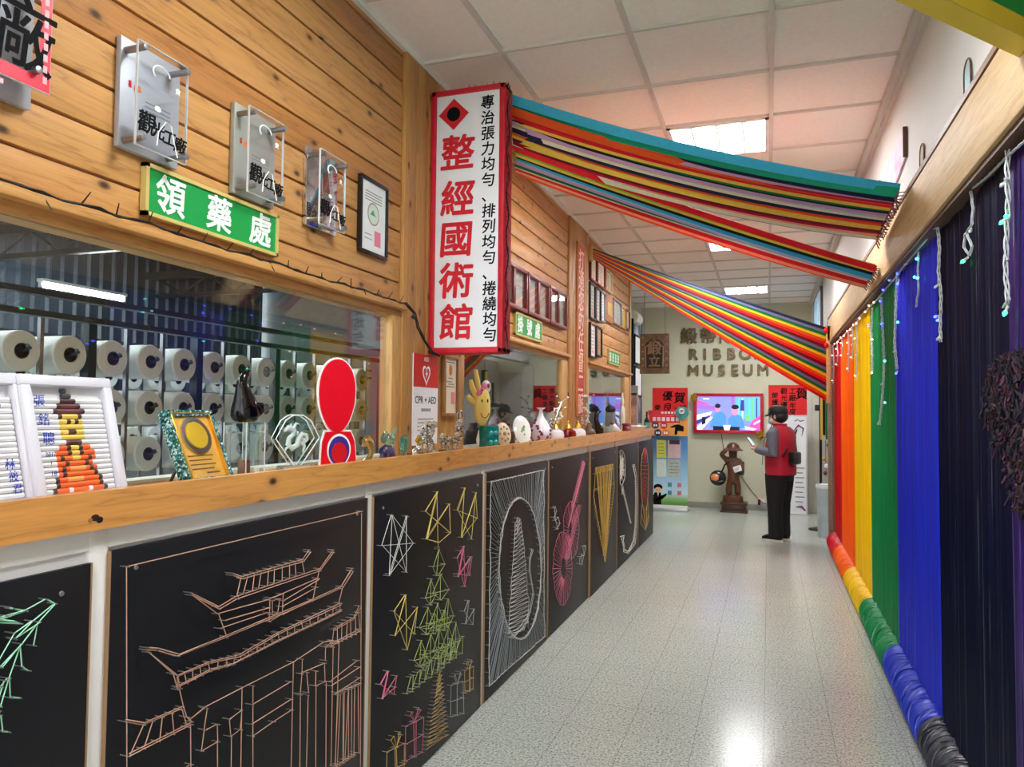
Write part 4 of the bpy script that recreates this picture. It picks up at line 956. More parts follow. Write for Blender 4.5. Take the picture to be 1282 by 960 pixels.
# small glass animals
def glass_swan(y, m, s, label, beak=1):
    t = on_ledge('glass_figurine', label, 'glass figurine', y, rotz=PI / 2 - .3)
    MB().lathe([(.03 * s, 0), (.034 * s, .004), (.026 * s, .012), (.008 * s, .018)], (0, 0, 0), 18).obj('base', M_CRYG, t)
    MB().tube([(0.0, 0, .012 * s), (.012 * s, 0, .024 * s), (.02 * s, 0, .04 * s), (.012 * s, 0, .06 * s), (-.006 * s, 0, .068 * s), (-.022 * s, 0, .06 * s), (-.03 * s, 0, .05 * s)], [.01 * s, .011 * s, .012 * s, .015 * s, .018 * s, .014 * s, .004 * s], 12).obj('body', m, t)
glass_swan(led(461), M_CRYA, 1.0, 'small amber glass bird right of the red board')
t = on_ledge('glass_figurine', 'green and violet glass elephant with raised trunk', 'glass figurine', led(485), rotz=PI / 2 - .3)
MB().ball((0, 0, .034), (.03, .02, .024), 0, 14).tube([(-.018, 0, .03), (-.022, -.004, 0)], [.011, .012], 8).tube([(.018, 0, .03), (.022, -.004, 0)], [.011, .012], 8).tube([(-.026, .0, .04), (-.036, 0, .03)], [.008, .004], 8).obj('body', M_CRYB, t)
MB().ball((.004, -.004, .07), (.022, .018, .022), 0, 12).tube([(.012, 0, .078), (.026, 0, .088), (.034, 0, .102), (.04, 0, .112)], [.012, .009, .006, .004], 10).ball((-.016, -.004, .08), (.016, .006, .022), 0, 10, rz=.5).obj('head', M_CRYG, t)
t = on_ledge('glass_figurine', 'little round teal glass bird left of the rescue poster', 'glass figurine', led(506), rotz=PI / 2)
MB().lathe([(.022, 0), (.026, .004), (.014, .014), (.008, .02)], (0, 0, 0), 16).obj('base', M_CRYG, t); MB().ball((0, 0, .05), (.024, .02, .03), 0, 14).tube([(-.01, 0, .06), (-.034, 0, .062)], [.012, .003], 8).obj('body', crystal('teal_glass', (120, 190, 180)), t)
def beads(y, label, blobs, extra, rnd, X=-1.5):
    t = on_ledge('crystal_figurine', label, 'crystal figurine', y, X, PI / 2 - .2, group=None); rg = random.Random(rnd); mb = MB()
    for (c, r, n) in blobs:
        for k in range(n):
            d = Vector((rg.gauss(0, 1), rg.gauss(0, 1), rg.gauss(0, 1))).normalized(); p = Vector(c) + Vector((d.x * r[0], d.y * r[1], d.z * r[2]))
            if p.z < .008: p.z = .008
            mb.ball(p, rg.uniform(.006, .0095), rg.choice((0, 0, 1, 2)), 6)
    mb.obj('beads', [M_CHROME, M_CRY, mat('warm_crystal', (230, 214, 186), .1, .6)], t)
    if extra: extra(t)
def e1(t): MB().poly([(-.06, .062), (-.045, .08), (-.03, .06), (-.045, .05)], -.005, .008).obj('amber_flower', M_GOLD, t)
beads(3.13, 'clear crystal bead poodle with amber flower before the rescue poster', [((0, 0, .045), (.038, .022, .035), 60), ((.01, 0, .1), (.03, .02, .03), 50), ((-.045, 0, .02), (.02, .015, .015), 20), ((.05, 0, .02), (.015, .015, .015), 14), ((.045, 0, .12), (.014, .01, .012), 10)], e1, 1)
def e2(t): MB().tube([(.065 + .014 * math.cos(a), 0, .165 + .02 * math.sin(a)) for a in [k * PI / 8 for k in range(16)]], .005, 6, closed=True).obj('crystal_loop', M_CHROME, t)
beads(3.42, 'clear crystal bead dog with a looped tail beside the wooden certificate', [((0, 0, .04), (.055, .022, .03), 80), ((.065, 0, .1), (.016, .014, .045), 40), ((-.05, 0, .065), (.022, .016, .02), 22)], e2, 2)

# smiling yellow cut-out
yS = led(601); t = on_ledge('smiley_figure', 'smiling yellow oval figure with pink bow standing by the second window', 'figure', led(603, -1.545), -1.545, PI / 2 - .62)
M_YEL = mat('soft_yellow', (236, 206, 110), .5, var=.03)
H0 = .225
MB().ball((0, 0, H0 + .005), (.05, .028, .108), 0, 24).obj('head', M_YEL, t)
e = MB().tube([(-.02, .004, H0 + .09), (-.032, .004, H0 + .14), (-.042, .004, H0 + .195)], [.014, .015, .011], 10).tube([(-.036, .004, H0 + .05), (-.062, .004, H0 + .1), (-.072, .004, H0 + .14)], [.015, .016, .01], 10).tube([(-.045, .004, H0 + .02), (-.075, .004, H0 + .04), (-.092, .004, H0 + .055)], [.015, .016, .01], 10); e.obj('ears', M_YEL, t)
MB().ball((.026, .004, H0 + .105), (.028, .02, .036), 0, 14).obj('white_cap', M_WHITE, t); MB().ball((.03, -.014, H0 + .11), (.009, .005, .014), 0, 8).obj('cap_badge', mat('plum', (110, 40, 60), .5), t)
MB().ball((-.03, -.02, H0 + .075), (.022, .01, .015), 0, 12, rz=-.8).ball((-.002, -.02, H0 + .107), (.022, .01, .015), 0, 12, rz=-.8).ball((-.016, -.024, H0 + .09), (.01, .01, .01), 0, 8).obj('pink_bow', mat('pink_cloth', (224, 120, 160), .6, var=.2, scale=60), t)
MB().ball((-.018, -.026, H0 + .03), (.004, .004, .009), 0, 8).ball((.018, -.026, H0 + .03), (.0045, .004, .01), 0, 8).obj('eyes', M_BLACK, t)
MB().tube([(.024 * math.cos(a), -.027, H0 - .035 + .024 * math.sin(a)) for a in [PI + k * PI / 10 for k in range(11)]], .0026, 6).obj('smile', mat('smile_red', (190, 70, 40), .5), t)
MB().lathe([(.03, .022), (.034, .05), (.02, .1)], (0, 0, 0), 14, 0, 'Z', 1, .6).obj('white_dress', M_WHITE, t)
MB().tube([(-.014, 0, .0), (-.012, 0, .05)], .008, 8).tube([(.014, 0, 0), (.012, 0, .05)], .008, 8).obj('legs', mat('cream_legs', (226, 204, 150), .5), t)
MB().lathe([(.06, 0), (.058, .004), (.04, .012)], (0, 0, 0), 18, 0, 'Z', 1, .6).obj('base', M_GOLD, t)
# teal block
t = on_ledge('glass_block', 'deep teal glass block candle holder', 'glass block', led(612), rotz=PI / 2 - .5)
MB().box((-.036, -.03, 0), (.036, .03, .105), 0, .008).obj('body', mat('teal_glass_body', (16, 120, 112), .06, var=.35, scale=30, coat=1), t)
MB().ball((-.014, -.03, .03), (.012, .006, .012), 0, 10).ball((.014, -.03, .03), (.012, .006, .012), 0, 10).ball((-.014, -.03, .07), (.012, .006, .012), 0, 10).ball((.014, -.03, .07), (.012, .006, .012), 0, 10).obj('studs', mat('teal_stud', (40, 160, 150), .05, coat=1), t)
# plates
def plate(y, r, ry, label, m, tilt, deco=None, rz=PI / 2 - .75):
    t = on_ledge('display_plate', label, 'plate', y, -1.52, rz)
    pl = MB().lathe([(.002, .012), (r * .6, .012), (r, .0), (r, .004), (r * .6, .017), (.002, .017)], (0, 0, 0), 32, 0, 'Z', 1, ry / r)
    c, s_ = math.cos(tilt), math.sin(tilt)
    def up(v): x, y_, z = v; y2, z2 = y_, z; return (x, z2 * c * 1 - 0 + (y2 + ry) * s_ - .02, (y2 + ry) * c - z2 * s_ + .004)
    pl.v = [up((x, y_, -z)) for x, y_, z in pl.v]; pl.obj('dish', m, t)
    if deco:
        d = MB()
        for (u, v, rr) in deco[0]: d.ball((u, v, -.0165), (rr, rr, .003), 0, 8)
        d.v = [up(q) for q in d.v]; d.obj('painting', deco[1], t)
    MB().box((-.03, -.03, 0), (.03, .035, .006)).tube([(0, .034, .004), (0, .04, ry * 1.1)], .004, 5).obj('stand', M_DARKWOOD, t)
plate(led(633), .04, .058, 'small beige carved plate on a stand', mat('beige_ceramic', (206, 188, 156), .45, var=.08), .25, ([(.022 * math.cos(k * PI / 4), .034 * math.sin(k * PI / 4), .006) for k in range(8)] + [(0, 0, .01)], mat('brown_carving', (150, 116, 76), .5)))
plate(led(657), .055, .08, 'tall white oval plate with a small flower, leaning beside the vase', mat('white_ceramic', (234, 234, 228), .12, var=.02, coat=.6), .3, ([(0, 0, .012), (.008, .014, .008), (-.01, -.012, .007), (.004, -.03, .006)], mat('leaf_green', (130, 160, 90), .5)))
t = on_ledge('candlestick', 'brown candle holder behind the beige plate', 'candle holder', led(643), -1.55)
MB().lathe([(.045, 0), (.046, .05), (.04, .07), (.03, .075), (.02, .1), (.024, .11)], (0, 0, 0), 16).obj('body', mat('brown_glaze', (70, 46, 36), .35, var=.2), t)
# white vase with purple flowers
M_VW = mat('white_porcelain', (236, 234, 238), .12, var=.01, coat=.6); M_PUR = mat('purple_flower', (150, 50, 100), .4, var=.3, scale=40)
yv = led(675); t = on_ledge('porcelain_vase', 'white pear-shaped porcelain vase with purple flowers', 'vase', yv, -1.49)
R = .068
prof = [(.03, 0), (.04, .006), (.06, .03), (R, .06), (.064, .085), (.048, .115), (.028, .145), (.016, .165), (.011, .185), (.012, .2), (.03, .213), (.028, .2145), (.009, .2)]
MB().lathe(prof, (0, 0, 0), 32).obj('body', M_VW, t)
f = MB(); rg = random.Random(3)
def rad(z):
    for (r0, z0), (r1, z1) in zip(prof, prof[1:]):
        if z0 <= z <= z1 and z1 > z0: return r0 + (r1 - r0) * (z - z0) / (z1 - z0)
    return .03
for a, z in [(k * 1.05 + .3 * (j % 2), zz) for j, zz in enumerate((.03, .065, .1, .13)) for k in range(6 - j)]:
    for q in range(4):
        aa = a + rg.uniform(-.18, .18); z2 = z + rg.uniform(-.012, .012); r_ = rad(z2) - .002
        f.ball((r_ * math.cos(aa), r_ * math.sin(aa), z2), (.009, .009, .009), 0, 7)
f.obj('flowers', M_PUR, t)
# little lidded pots
def pot(y, s, label, m, X=-1.5):
    t = on_ledge('lidded_pot', label, 'pot', y, X, group='small pots with gold lids')
    MB().lathe([(.03 * s, 0), (.048 * s, .01), (.056 * s, .034), (.05 * s, .056), (.032 * s, .068), (.02 * s, .07)], (0, 0, 0), 24).obj('body', m, t)
    MB().lathe([(.022 * s, .068), (.024 * s, .074), (.016 * s, .088), (.006 * s, .1), (.007 * s, .112), (.002, .118)], (0, 0, 0), 16).obj('gold_lid', M_GOLD, t)
pot(led(692), .95, 'white pot with gold lid next to the flowered vase', M_VW, -1.48); pot(led(704.5), .95, 'dark red pot with gold lid between two white pots', mat('ruby_glaze', (120, 8, 22), .1, var=.08, coat=1), -1.46)
pot(led(717), 1.0, 'white pot with gold lid right of the dark red pot', M_VW, -1.46)
t = on_ledge('gold_candelabra', 'low gold candelabra with pale candles behind the small pots', 'candelabra', led(698, -1.58), -1.59)
MB().lathe([(.05, 0), (.045, .008), (.01, .02), (.008, .1), (.012, .11)], (0, 0, 0), 14).tube([(-.1, 0, .14), (-.05, 0, .105), (0, 0, .1), (.05, 0, .105), (.1, 0, .14)], .006, 8).obj('stem', M_GOLD, t)
for u, z in ((-.1, .14), (0, .11), (.1, .14)): MB().lathe([(.012, 0), (.012, .045), (.004, .05)], (u, 0, z), 10).obj('candle', mat('ivory_candle', (240, 220, 180), .5), t)
def twig(y, X, label, H, m, n, rnd, lean, berries=None):
    t = on_ledge('branch_ornament', label, 'ornament', y, X, PI / 2 - .8); rg = random.Random(rnd); mb = MB(); bb = MB()
    pts = [(lean * (k / 10) ** 1.3, 0, H * k / 10) for k in range(11)]; mb.tube(pts, [.006 - .0004 * k for k in range(11)], 6)
    for k in range(n):
        i = rg.randint(2, 10); p = pts[i]; q = (p[0] + rg.uniform(-.04, .04), rg.uniform(-.03, .03), p[2] + rg.uniform(0, .04)); mb.tube([p, q], .0025, 5)
        bb.ball(q, rg.uniform(.006, .01), 0, 6)
    mb.lathe([(.035, 0), (.03, .008), (.008, .02)], (0, 0, 0), 12)
    mb.obj('stem', m, t); bb.obj('beads', berries or M_CHROME, t)
twig(led(691, -1.57), -1.585, 'leaning silver branch ornament in front of the reflected red poster', .27, M_CHROME, 26, 5, .09)
twig(led(732, -1.56), -1.56, 'tall silver wire tree ornament before the second post', .33, M_STEEL, 46, 6, .03, mat('pearl', (220, 214, 206), .2, .3))
# brown pouch, dark figure, green bowl
t = on_ledge('leather_pouch', 'crumpled brown pouch right of the white pots', 'pouch', led(729.5), -1.45)
MB().ball((0, 0, .032), (.06, .045, .032), 0, 14).tube([(0, 0, .05), (.01, 0, .075), (.03, 0, .085)], [.03, .016, .02], 8).obj('body', mat('brown_leather', (96, 66, 40), .5, var=.2, bmp=.4, scale=40), t)
t = on_ledge('dark_figurine', 'dark standing bird figurine near the far end of the ledge', 'figurine', led(744), -1.47, PI / 2 - .6)
MB().lathe([(.05, 0), (.05, .012), (.03, .02)], (0, 0, 0), 14).obj('base', M_BLACK, t)
MB().tube([(.02, 0, .015), (.02, 0, .05), (-.005, 0, .1), (-.02, 0, .14), (-.01, 0, .18), (.012, 0, .2), (.04, 0, .195)], [.03, .034, .022, .015, .014, .017, .004], 10).obj('body', mat('dark_bronze', (40, 34, 34), .25, .4), t)
t = on_ledge('glass_bowl', 'small pale green bowl next to the dark figurine', 'bowl', led(752.5), -1.45)
MB().lathe([(.03, 0), (.055, .02), (.062, .05), (.06, .052), (.052, .022), (.003, .008)], (0, 0, 0), 20).obj('body', mat('celadon', (150, 170, 156), .2, var=.06, coat=.5), t)
t = on_ledge('porcelain_shoe', 'white and pink porcelain shoe ornament', 'ornament', led(765), -1.45, PI / 2 - .5)
MB().tube([(-.07, 0, .05), (-.04, 0, .05), (0, 0, .035), (.05, 0, .02), (.085, 0, .016)], [.03, .034, .03, .024, .01], 12).tube([(-.06, 0, .04), (-.065, 0, .0)], [.014, .01], 8).obj('shoe', M_VW, t)
MB().ball((-.065, -.004, .085), (.022, .02, .014), 0, 8).obj('pink_trim', mat('plum_trim', (140, 40, 80), .4), t); MB().ball((.04, -.012, .04), (.02, .014, .016), 0, 8).obj('gold_flower', M_GOLD, t)
t = on_ledge('trinket_box', 'small maroon trinket box near the end of the ledge', 'box', led(779), -1.45)
MB().box((-.06, -.04, 0), (.06, .04, .055), 0, .008).obj('body', mat('maroon_lacquer', (120, 24, 44), .2, coat=.6), t); MB().box((-.063, -.043, .055), (.063, .043, .072), 0, .006).obj('lid', mat('maroon_lid', (140, 40, 56), .2, coat=.6), t)
t = on_ledge('slender_statuette', 'tall slender cream statuette before the third window', 'statuette', led(779, -1.57), -1.57)
MB().lathe([(.05, 0), (.045, .02), (.03, .04), (.036, .1), (.04, .18), (.03, .25), (.014, .28), (.024, .31), (.02, .34), (.008, .36)], (0, 0, 0), 16, 0, 'Z', 1, .8).tube([(.03, 0, .24), (.06, -.01, .2), (.03, -.03, .18)], [.012, .01, .008], 8).tube([(.0, 0, .34), (.01, 0, .4), (.02, 0, .42)], [.012, .008, .003], 6).obj('body', mat('ivory', (206, 204, 190), .4, var=.06), t)
t = on_ledge('serving_dish', 'low white dish at the far end of the ledge', 'dish', led(792.5), -1.47)
MB().lathe([(.07, 0), (.1, .012), (.13, .036), (.127, .039), (.09, .016), (.004, .01)], (0, 0, 0), 24).obj('body', M_VW, t)
t = on_ledge('small_vase', 'grey square pillar vase standing before the third window', 'vase', led(764, -1.57), -1.57)
MB().box((-.05, -.04, 0), (.05, .04, .2), 0, .01).obj('body', mat('grey_stone', (116, 120, 122), .5, var=.1), t); MB().ball((0, 0, .225), (.07, .05, .04), 0, 10).obj('dried_moss', mat('dark_moss', (44, 48, 52), .8, var=.4, scale=50), t)

# the ledge lies a little below its raised front lip: stretch each ornament down to it
for t in LEDGE:
    zz = [v.co.z for c in t.children if c.type == 'MESH' for v in c.data.vertices]; h = max(zz)
    if t['category'] in ('vase',) and 'pedestal' in t['label']: t.location.z += .03; continue
    k = (h + .03) / h
    t.scale = (k, k, k) if h > .1 else (1, 1, k)
    if t['category'] == 'award': t.scale = (1, 1, k)
    if t['category'] == 'pedestal': t.scale = (1, 1, k)
# ------------------------------------------------------------------ right side: beam, thread curtains, roll
XB, XT, YE = .63, .70, 8.95
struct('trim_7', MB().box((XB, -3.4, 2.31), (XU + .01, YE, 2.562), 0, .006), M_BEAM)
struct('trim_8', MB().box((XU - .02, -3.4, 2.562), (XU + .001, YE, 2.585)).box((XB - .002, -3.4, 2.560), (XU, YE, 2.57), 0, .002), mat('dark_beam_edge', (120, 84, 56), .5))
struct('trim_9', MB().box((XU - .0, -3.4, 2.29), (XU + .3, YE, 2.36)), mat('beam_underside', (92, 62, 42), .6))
# end bar of the frame with its row of pegs
t = thing('frame_end_bar', 'upright wooden end bar with a row of pegs, beside the red threads', 'frame bar', (.66, 9.06, 0))
MB().box((-.03, -.06, 0), (.06, .06, 2.56), 0, .004).obj('bar', wood('bar_wood', (150, 124, 96), (96, 72, 50), 0, 0, 'Z', knots=False), t)
pg = MB()
for k in range(90): pg.tube([(.0 + .004 * (k % 2), -.06, .25 + k * .0245), (.0, -.085, .25 + k * .0245)], .006, 5)
pg.obj('pegs', mat('pale_pegs', (196, 176, 170), .4, .3), t)
M_TR = {}
def curtain(y0, y1, z0, z1, col, name, label, rnd, glint=None, dark=.72, pitch=.006, X=XT):
    rg = random.Random(rnd); n = int((y1 - y0) / pitch); vs = []; fs = []
    for i in range(n + 1):
        y = y0 + (y1 - y0) * i / n; x = X - (.0045 if i % 2 else 0) - rg.uniform(0, .004) + .003 * math.sin(y * 30)
        vs += [(x, y, z0), (x - .002, y, (z0 + z1) / 2), (x, y, z1)]
    for i in range(n): fs += [(3 * i, 3 * i + 1, 3 * i + 4, 3 * i + 3), (3 * i + 1, 3 * i + 2, 3 * i + 5, 3 * i + 4)]
    N = len(vs); vs += [(X + .01, y0, z0), (X + .01, y1, z0), (X + .01, y1, z1), (X + .01, y0, z1)]
    fs += [(N, N + 1, N + 2, N + 3)]
    o = MB().add(vs, fs).obj('thread_curtain', threads(name, col, dark, glint))
    return tag(o, label, 'thread curtain', 'rainbow thread curtains on the right', 'stuff')
BANDS = [(8.16, 9.0, (196, 4, 20), 'red_threads', 'red vertical thread curtain at the far end of the rainbow'), (6.99, 8.16, (255, 98, 10), 'orange_threads', 'orange vertical thread curtain between red and yellow'),
         (5.895, 6.99, (250, 200, 4), 'yellow_threads', 'yellow vertical thread curtain between orange and green'), (4.747, 5.895, (8, 126, 66), 'green_threads', 'green vertical thread curtain between yellow and blue'),
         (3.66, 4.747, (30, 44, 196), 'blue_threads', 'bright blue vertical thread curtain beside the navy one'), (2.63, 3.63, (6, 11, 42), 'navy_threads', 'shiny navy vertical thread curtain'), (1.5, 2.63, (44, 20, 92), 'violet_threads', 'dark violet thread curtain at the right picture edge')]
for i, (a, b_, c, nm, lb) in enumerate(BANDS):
    curtain(a, b_, .2, 2.33, c, nm, lb, i, glint=(120, 122, 132) if i == 5 else (90, 84, 110) if i == 6 else None, dark=.3 if i == 5 else .72)  # navy and violet get light reflections painted in as grey lines
ROLLC = [(8.16, 9.0, (206, 20, 40), 'red_wound', 'red end of the thread-wound roll on the floor'), (6.99, 8.16, (250, 104, 20), 'orange_wound', 'orange length of the thread-wound roll on the floor'), (5.895, 6.99, (236, 192, 24), 'yellow_wound', 'yellow length of the thread-wound roll on the floor'),
         (4.747, 5.895, (14, 134, 76), 'green_wound', 'green length of the thread-wound roll on the floor'), (3.66, 4.747, (40, 60, 190), 'blue_wound', 'blue length of the thread-wound roll on the floor'), (1.5, 3.66, (52, 52, 64), 'navy_wound', 'dark ribbed length of the thread-wound roll on the floor')]
for i, (a, b_, c, nm, lb) in enumerate(ROLLC):
    rg = random.Random(40 + i); prof = []; y = a
    while y < b_:
        big = rg.random() < .3
        prof += [(.094 + rg.uniform(-.003, .003), y), (.101 + rg.uniform(-.002, .006) + (.004 if big else 0), y + .007)]; y += .014 if i < 5 else .028
    prof = [(.05, a)] + prof + [(.05, b_)]
    mb = MB().lathe(prof, (0, 0, 0), 18, 0, 'Y')
    for k in range(int((b_ - a) * 26)):       # stray windings lying askew
        y = rg.uniform(a + .03, b_ - .03); sl = rg.uniform(-.05, .05); r = .104
        mb.tube([(r * math.cos(q), min(max(y + sl * (q - 3.1), a), b_), r * math.sin(q)) for q in [1.3 + j * .32 for j in range(10)]], .0036, 4, 0)
    o = mb.obj('thread_roll', mat(nm, c, .32, var=.22, scale=50, stretch=(.1, 6, .1)), None, (.708, 0, .11)); tag(o, lb, 'thread roll', 'wound lengths of the floor roll')
t = thing('roll_cradle', 'low dark rail carrying the thread-wound roll along the floor', 'rail', (.665, 5.2, 0))
MB().box((-.02, -3.8, 0), (.015, 3.75, .02), 0, .003).obj('rail', mat('grey_rail', (120, 116, 108), .5), t)
for y in (-3.6, -1.2, 1.2, 3.7): MB().box((-.01, y - .02, .002), (.11, y + .02, .006)).obj('bracket', M_IRON, t)

# dark violet yarn bunch hanging before the navy threads
rg = random.Random(9); mb = MB()
OUT = [(1232, 470), (1242, 452), (1262, 440), (1290, 430), (1300, 640), (1268, 636), (1262, 600), (1252, 570), (1240, 540), (1232, 505)]
def inside(x, y):
    c = False
    for (x0, y0), (x1, y1) in zip(OUT, OUT[1:] + OUT[:1]):
        if (y0 > y) != (y1 > y) and x < (x1 - x0) * (y - y0) / (y1 - y0) + x0: c = not c
    return c
n = 0
while n < 900:
    x, y = rg.uniform(1228, 1300), rg.uniform(428, 642)
    if not inside(x, y): continue
    p = onx(x, y, .66); d = Vector((rg.uniform(-.006, .006), rg.uniform(-.012, .012), rg.uniform(-.02, .004))); o_ = Vector((rg.uniform(-.012, .018), 0, 0)); n += 1
    mb.tube([p + o_, p + o_ + d, p + o_ + d * 1.6 + Vector((rg.uniform(-.006, .006), 0, -.004))], rg.uniform(.002, .005), 4, rg.choice((0, 0, 0, 1, 2)))
mb.tube([onx(1275, 440, .66), onx(1276, 400, .68), (.69, onx(1276, 400, .68).y, 2.31)], .002, 4)
tag(mb.obj('yarn_bunch', [mat('black_violet_yarn', (20, 12, 28), .8), mat('plum_yarn', (66, 20, 50), .7), mat('brown_yarn', (54, 32, 34), .7)]), 'dark violet bunch of yarn hanging before the navy threads', 'yarn bunch', kind='stuff')

# icicle light strings under the beam
M_LW = mat('clear_cable', (196, 200, 206), .3, var=.05)
M_BG = emissive('green_bulb', (40, 255, 130), 9); M_BB = emissive('blue_bulb', (40, 60, 255), 12); M_BC = emissive('cyan_bulb', (60, 240, 230), 9); M_BWm = emissive('warm_bulb', (255, 190, 150), 7); M_BO = mat('unlit_bulb', (210, 214, 214), .2)
M_HUSK = mat('bulb_husk', (214, 220, 216), .3)
XLS = .672
def drop(root, pts, bulbs, rnd, twist=.006, width=.0028, sizes=1.0):
    rg = random.Random(rnd); P = []
    for px, py in pts: P.append(onx(px, py, XLS))
    F = []
    for i in range(len(P) - 1):
        L = max(2, int((P[i + 1] - P[i]).length / .02))
        for k in range(L): F.append(P[i].lerp(P[i + 1], k / L))
    F.append(P[-1]); s = MB()
    for ph in (0, 2.1, 4.2): s.tube([p + Vector((twist * .7 * math.cos(j * .9 + ph), twist * math.sin(j * .9 + ph), 0)) for j, p in enumerate(F)], width, 5)
    st = s.obj('strand', M_LW, root)
    for px, py, m, du, dz in bulbs:
        p = onx(px, py, XLS); d = Vector((-.012, du, dz)); 
        MB().tube([p, p + d * .55], [.004, .0045], 6, 1).tube([p + d * .55, p + d * .75, p + d], [.0058 * sizes, .0064 * sizes, .002], 8, 0).obj('bulb', [m, M_HUSK], st)
t1 = thing('light_string', 'icicle light string with green and blue bulbs under the near beam', 'light string', (0, 0, 0), 0, None)
# running cable along the underside
run = [(1290, 170), (1262, 195), (1235, 222), (1210, 242), (1190, 262), (1160, 300), (1130, 335), (1118, 352)]
drop(t1, run, [(1262, 170, M_BG, .04, .0), (1278, 150, M_BB, -.02, -.01), (1242, 195, M_BWm, .03, .02), (1222, 226, M_BO, .03, .01), (1200, 246, M_BG, .03, .01), (1185, 262, M_BG, .03, .01), (1174, 262, M_BB, .02, .02), (1150, 310, M_BG, .02, .01), (1136, 330, M_BO, .03, 0)], 1, .005, .0022)
drop(t1, [(1262, 178), (1261, 210), (1262, 250), (1260, 300), (1259, 340), (1262, 375), (1258, 385)], [(1264, 172, M_BG, -.04, .012), (1262, 225, M_BO, .035, -.01), (1262, 226, M_BO, -.02, .002), (1262, 272, M_BG, .04, -.01), (1262, 275, M_BG, -.02, .01), (1262, 325, M_BO, -.035, -.006), (1262, 383, M_BG, .0, -.03)], 2, .008, .0028)
drop(t1, [(1215, 236), (1218, 260), (1217, 280), (1208, 295), (1207, 310), (1214, 320), (1217, 308), (1210, 292)], [(1216, 286, M_BO, -.03, -.02), (1212, 322, M_BG, .05, -.01)], 3, .005, .0022)
drop(t1, [(1174, 284), (1176, 310), (1175, 340), (1178, 370), (1177, 410), (1178, 428)], [(1176, 355, M_BO, .04, -.012), (1176, 395, M_BB, .045, 0), (1177, 398, M_BB, .012, -.012), (1174, 285, M_BO, .03, .006), (1177, 420, M_BO, .01, -.02)], 4, .007, .0024)
drop(t1, [(1150, 315), (1149, 340), (1150, 362), (1147, 384)], [(1149, 325, M_BC, -.03, 0), (1148, 346, M_BC, .02, .0), (1150, 347, M_BC, -.03, -.01)], 5, .005, .002)
t2 = thing('light_string', 'icicle light string with blue and cyan bulbs over the blue and green threads', 'light string', (0, 0, 0))
run = [(1126, 342), (1112, 358), (1098, 375), (1085, 388), (1072, 400)]
drop(t2, run, [(1126, 342, M_BB, .02, 0), (1116, 350, M_BB, .03, 0), (1108, 362, M_BB, .03, 0), (1104, 375, M_BB, .02, -.01), (1096, 378, M_BWm, .02, 0), (1090, 382, M_BWm, .03, 0), (1085, 390, M_BWm, .02, 0)], 6, .005, .0024)
drop(t2, [(1124, 340), (1122, 370), (1121, 400), (1120, 430), (1123, 462)], [(1126, 350, M_BB, 0, -.03), (1123, 384, M_BO, -.03, 0), (1125, 404, M_BC, -.04, 0), (1122, 440, M_BO, .03, 0), (1124, 464, M_BB, 0, -.02)], 7, .008, .0026)
drop(t2, [(1103, 372), (1105, 410), (1107, 450), (1106, 480), (1104, 505), (1101, 532)], [(1106, 405, M_BB, .03, 0), (1109, 452, M_BC, -.02, 0), (1106, 478, M_BO, .04, -.02), (1107, 476, M_BO, -.03, 0), (1109, 504, M_BC, -.03, 0), (1101, 526, M_BO, 0, -.03)], 8, .008, .0028)
drop(t2, [(1092, 385), (1091, 415), (1092, 445), (1092, 465)], [(1089, 407, M_BB, .02, 0), (1093, 425, M_BWm, -.03, 0), (1094, 446, M_BO, -.04, 0), (1093, 464, M_BWm, 0, -.02)], 9, .008, .0026)
t3 = thing('light_string', 'icicle light string with warm bulbs over the red, orange and yellow threads', 'light string', (0, 0, 0))
run = [(1078, 398), (1068, 408), (1058, 418), (1048, 428), (1042, 434)]
drop(t3, run, [(1078 - k * 4, 398 + k * 4, M_BWm, .03, -.02 * (k % 2)) for k in range(9)], 10, .006, .0028)
for i, (x, y0, y1) in enumerate(((1043, 432, 480), (1048, 428, 458), (1054, 422, 446), (1062, 415, 465), (1067, 408, 450), (1072, 404, 476))):
    drop(t3, [(x, y0), (x + 1, (y0 + y1) / 2), (x, y1)], [(x, y0 + (y1 - y0) * q, M_BWm if q != .55 else M_BO, .03 * (-1) ** k, -.01) for k, q in enumerate((.25, .55, .9))], 11 + i, .007, .0024)

# posters and hooks on the white wall above the beam
t = on_wall('wall_poster', 'tilted pink and blue paper poster on the white wall above the beam', 'poster', 'R', (XU - .0, 4.43, 2.62))
m_, nt, b = newmat('pastel_print'); n_ = noise(nt, coords(nt), 9, 3); nt.links.new(ramp(nt, n_, [(.3, lin((190, 150, 190))), (.5, lin((226, 200, 214))), (.7, lin((180, 206, 222)))]), b.inputs['Base Color'])
MB().poly([(-.40, .03), (.425, .145), (.425, .288), (-.41, .282), (-.44, .2)], .002, .012).obj('sheet', m_, t)
e = MB().pbox(.425, .434, .14, .29, .002, .022).tube([(-.40, -.012, .03), (-.44, -.012, .2), (-.41, -.012, .282)], .005, 5); e.obj('dark_edge', M_DARKWOOD, t)
for y, z, lb, tint in ((2.83, 2.60, 'round-topped mirror tag on the wall above the near beam', (150, 196, 206)), (3.62, 2.585, 'round-topped hook tag on the wall beside the pink poster', (206, 196, 176))):
    t = on_wall('arched_tag', lb, 'tag', 'R', (XU, y, z)); A = [(-.045, -.02), (.045, -.02)] + [(.045 * math.cos(a), .06 + .045 * math.sin(a)) for a in [k * PI / 10 for k in range(11)]]
    MB().poly(A, .001, .006).obj('face', mat('tag_%d' % int(y * 10), tint, .25, var=.15, scale=20), t)
    MB().tube([(u, -.006, v) for u, v in A[1:]] + [(-.045, -.006, -.02)], .004, 6).obj('rim', M_DARKWOOD, t)
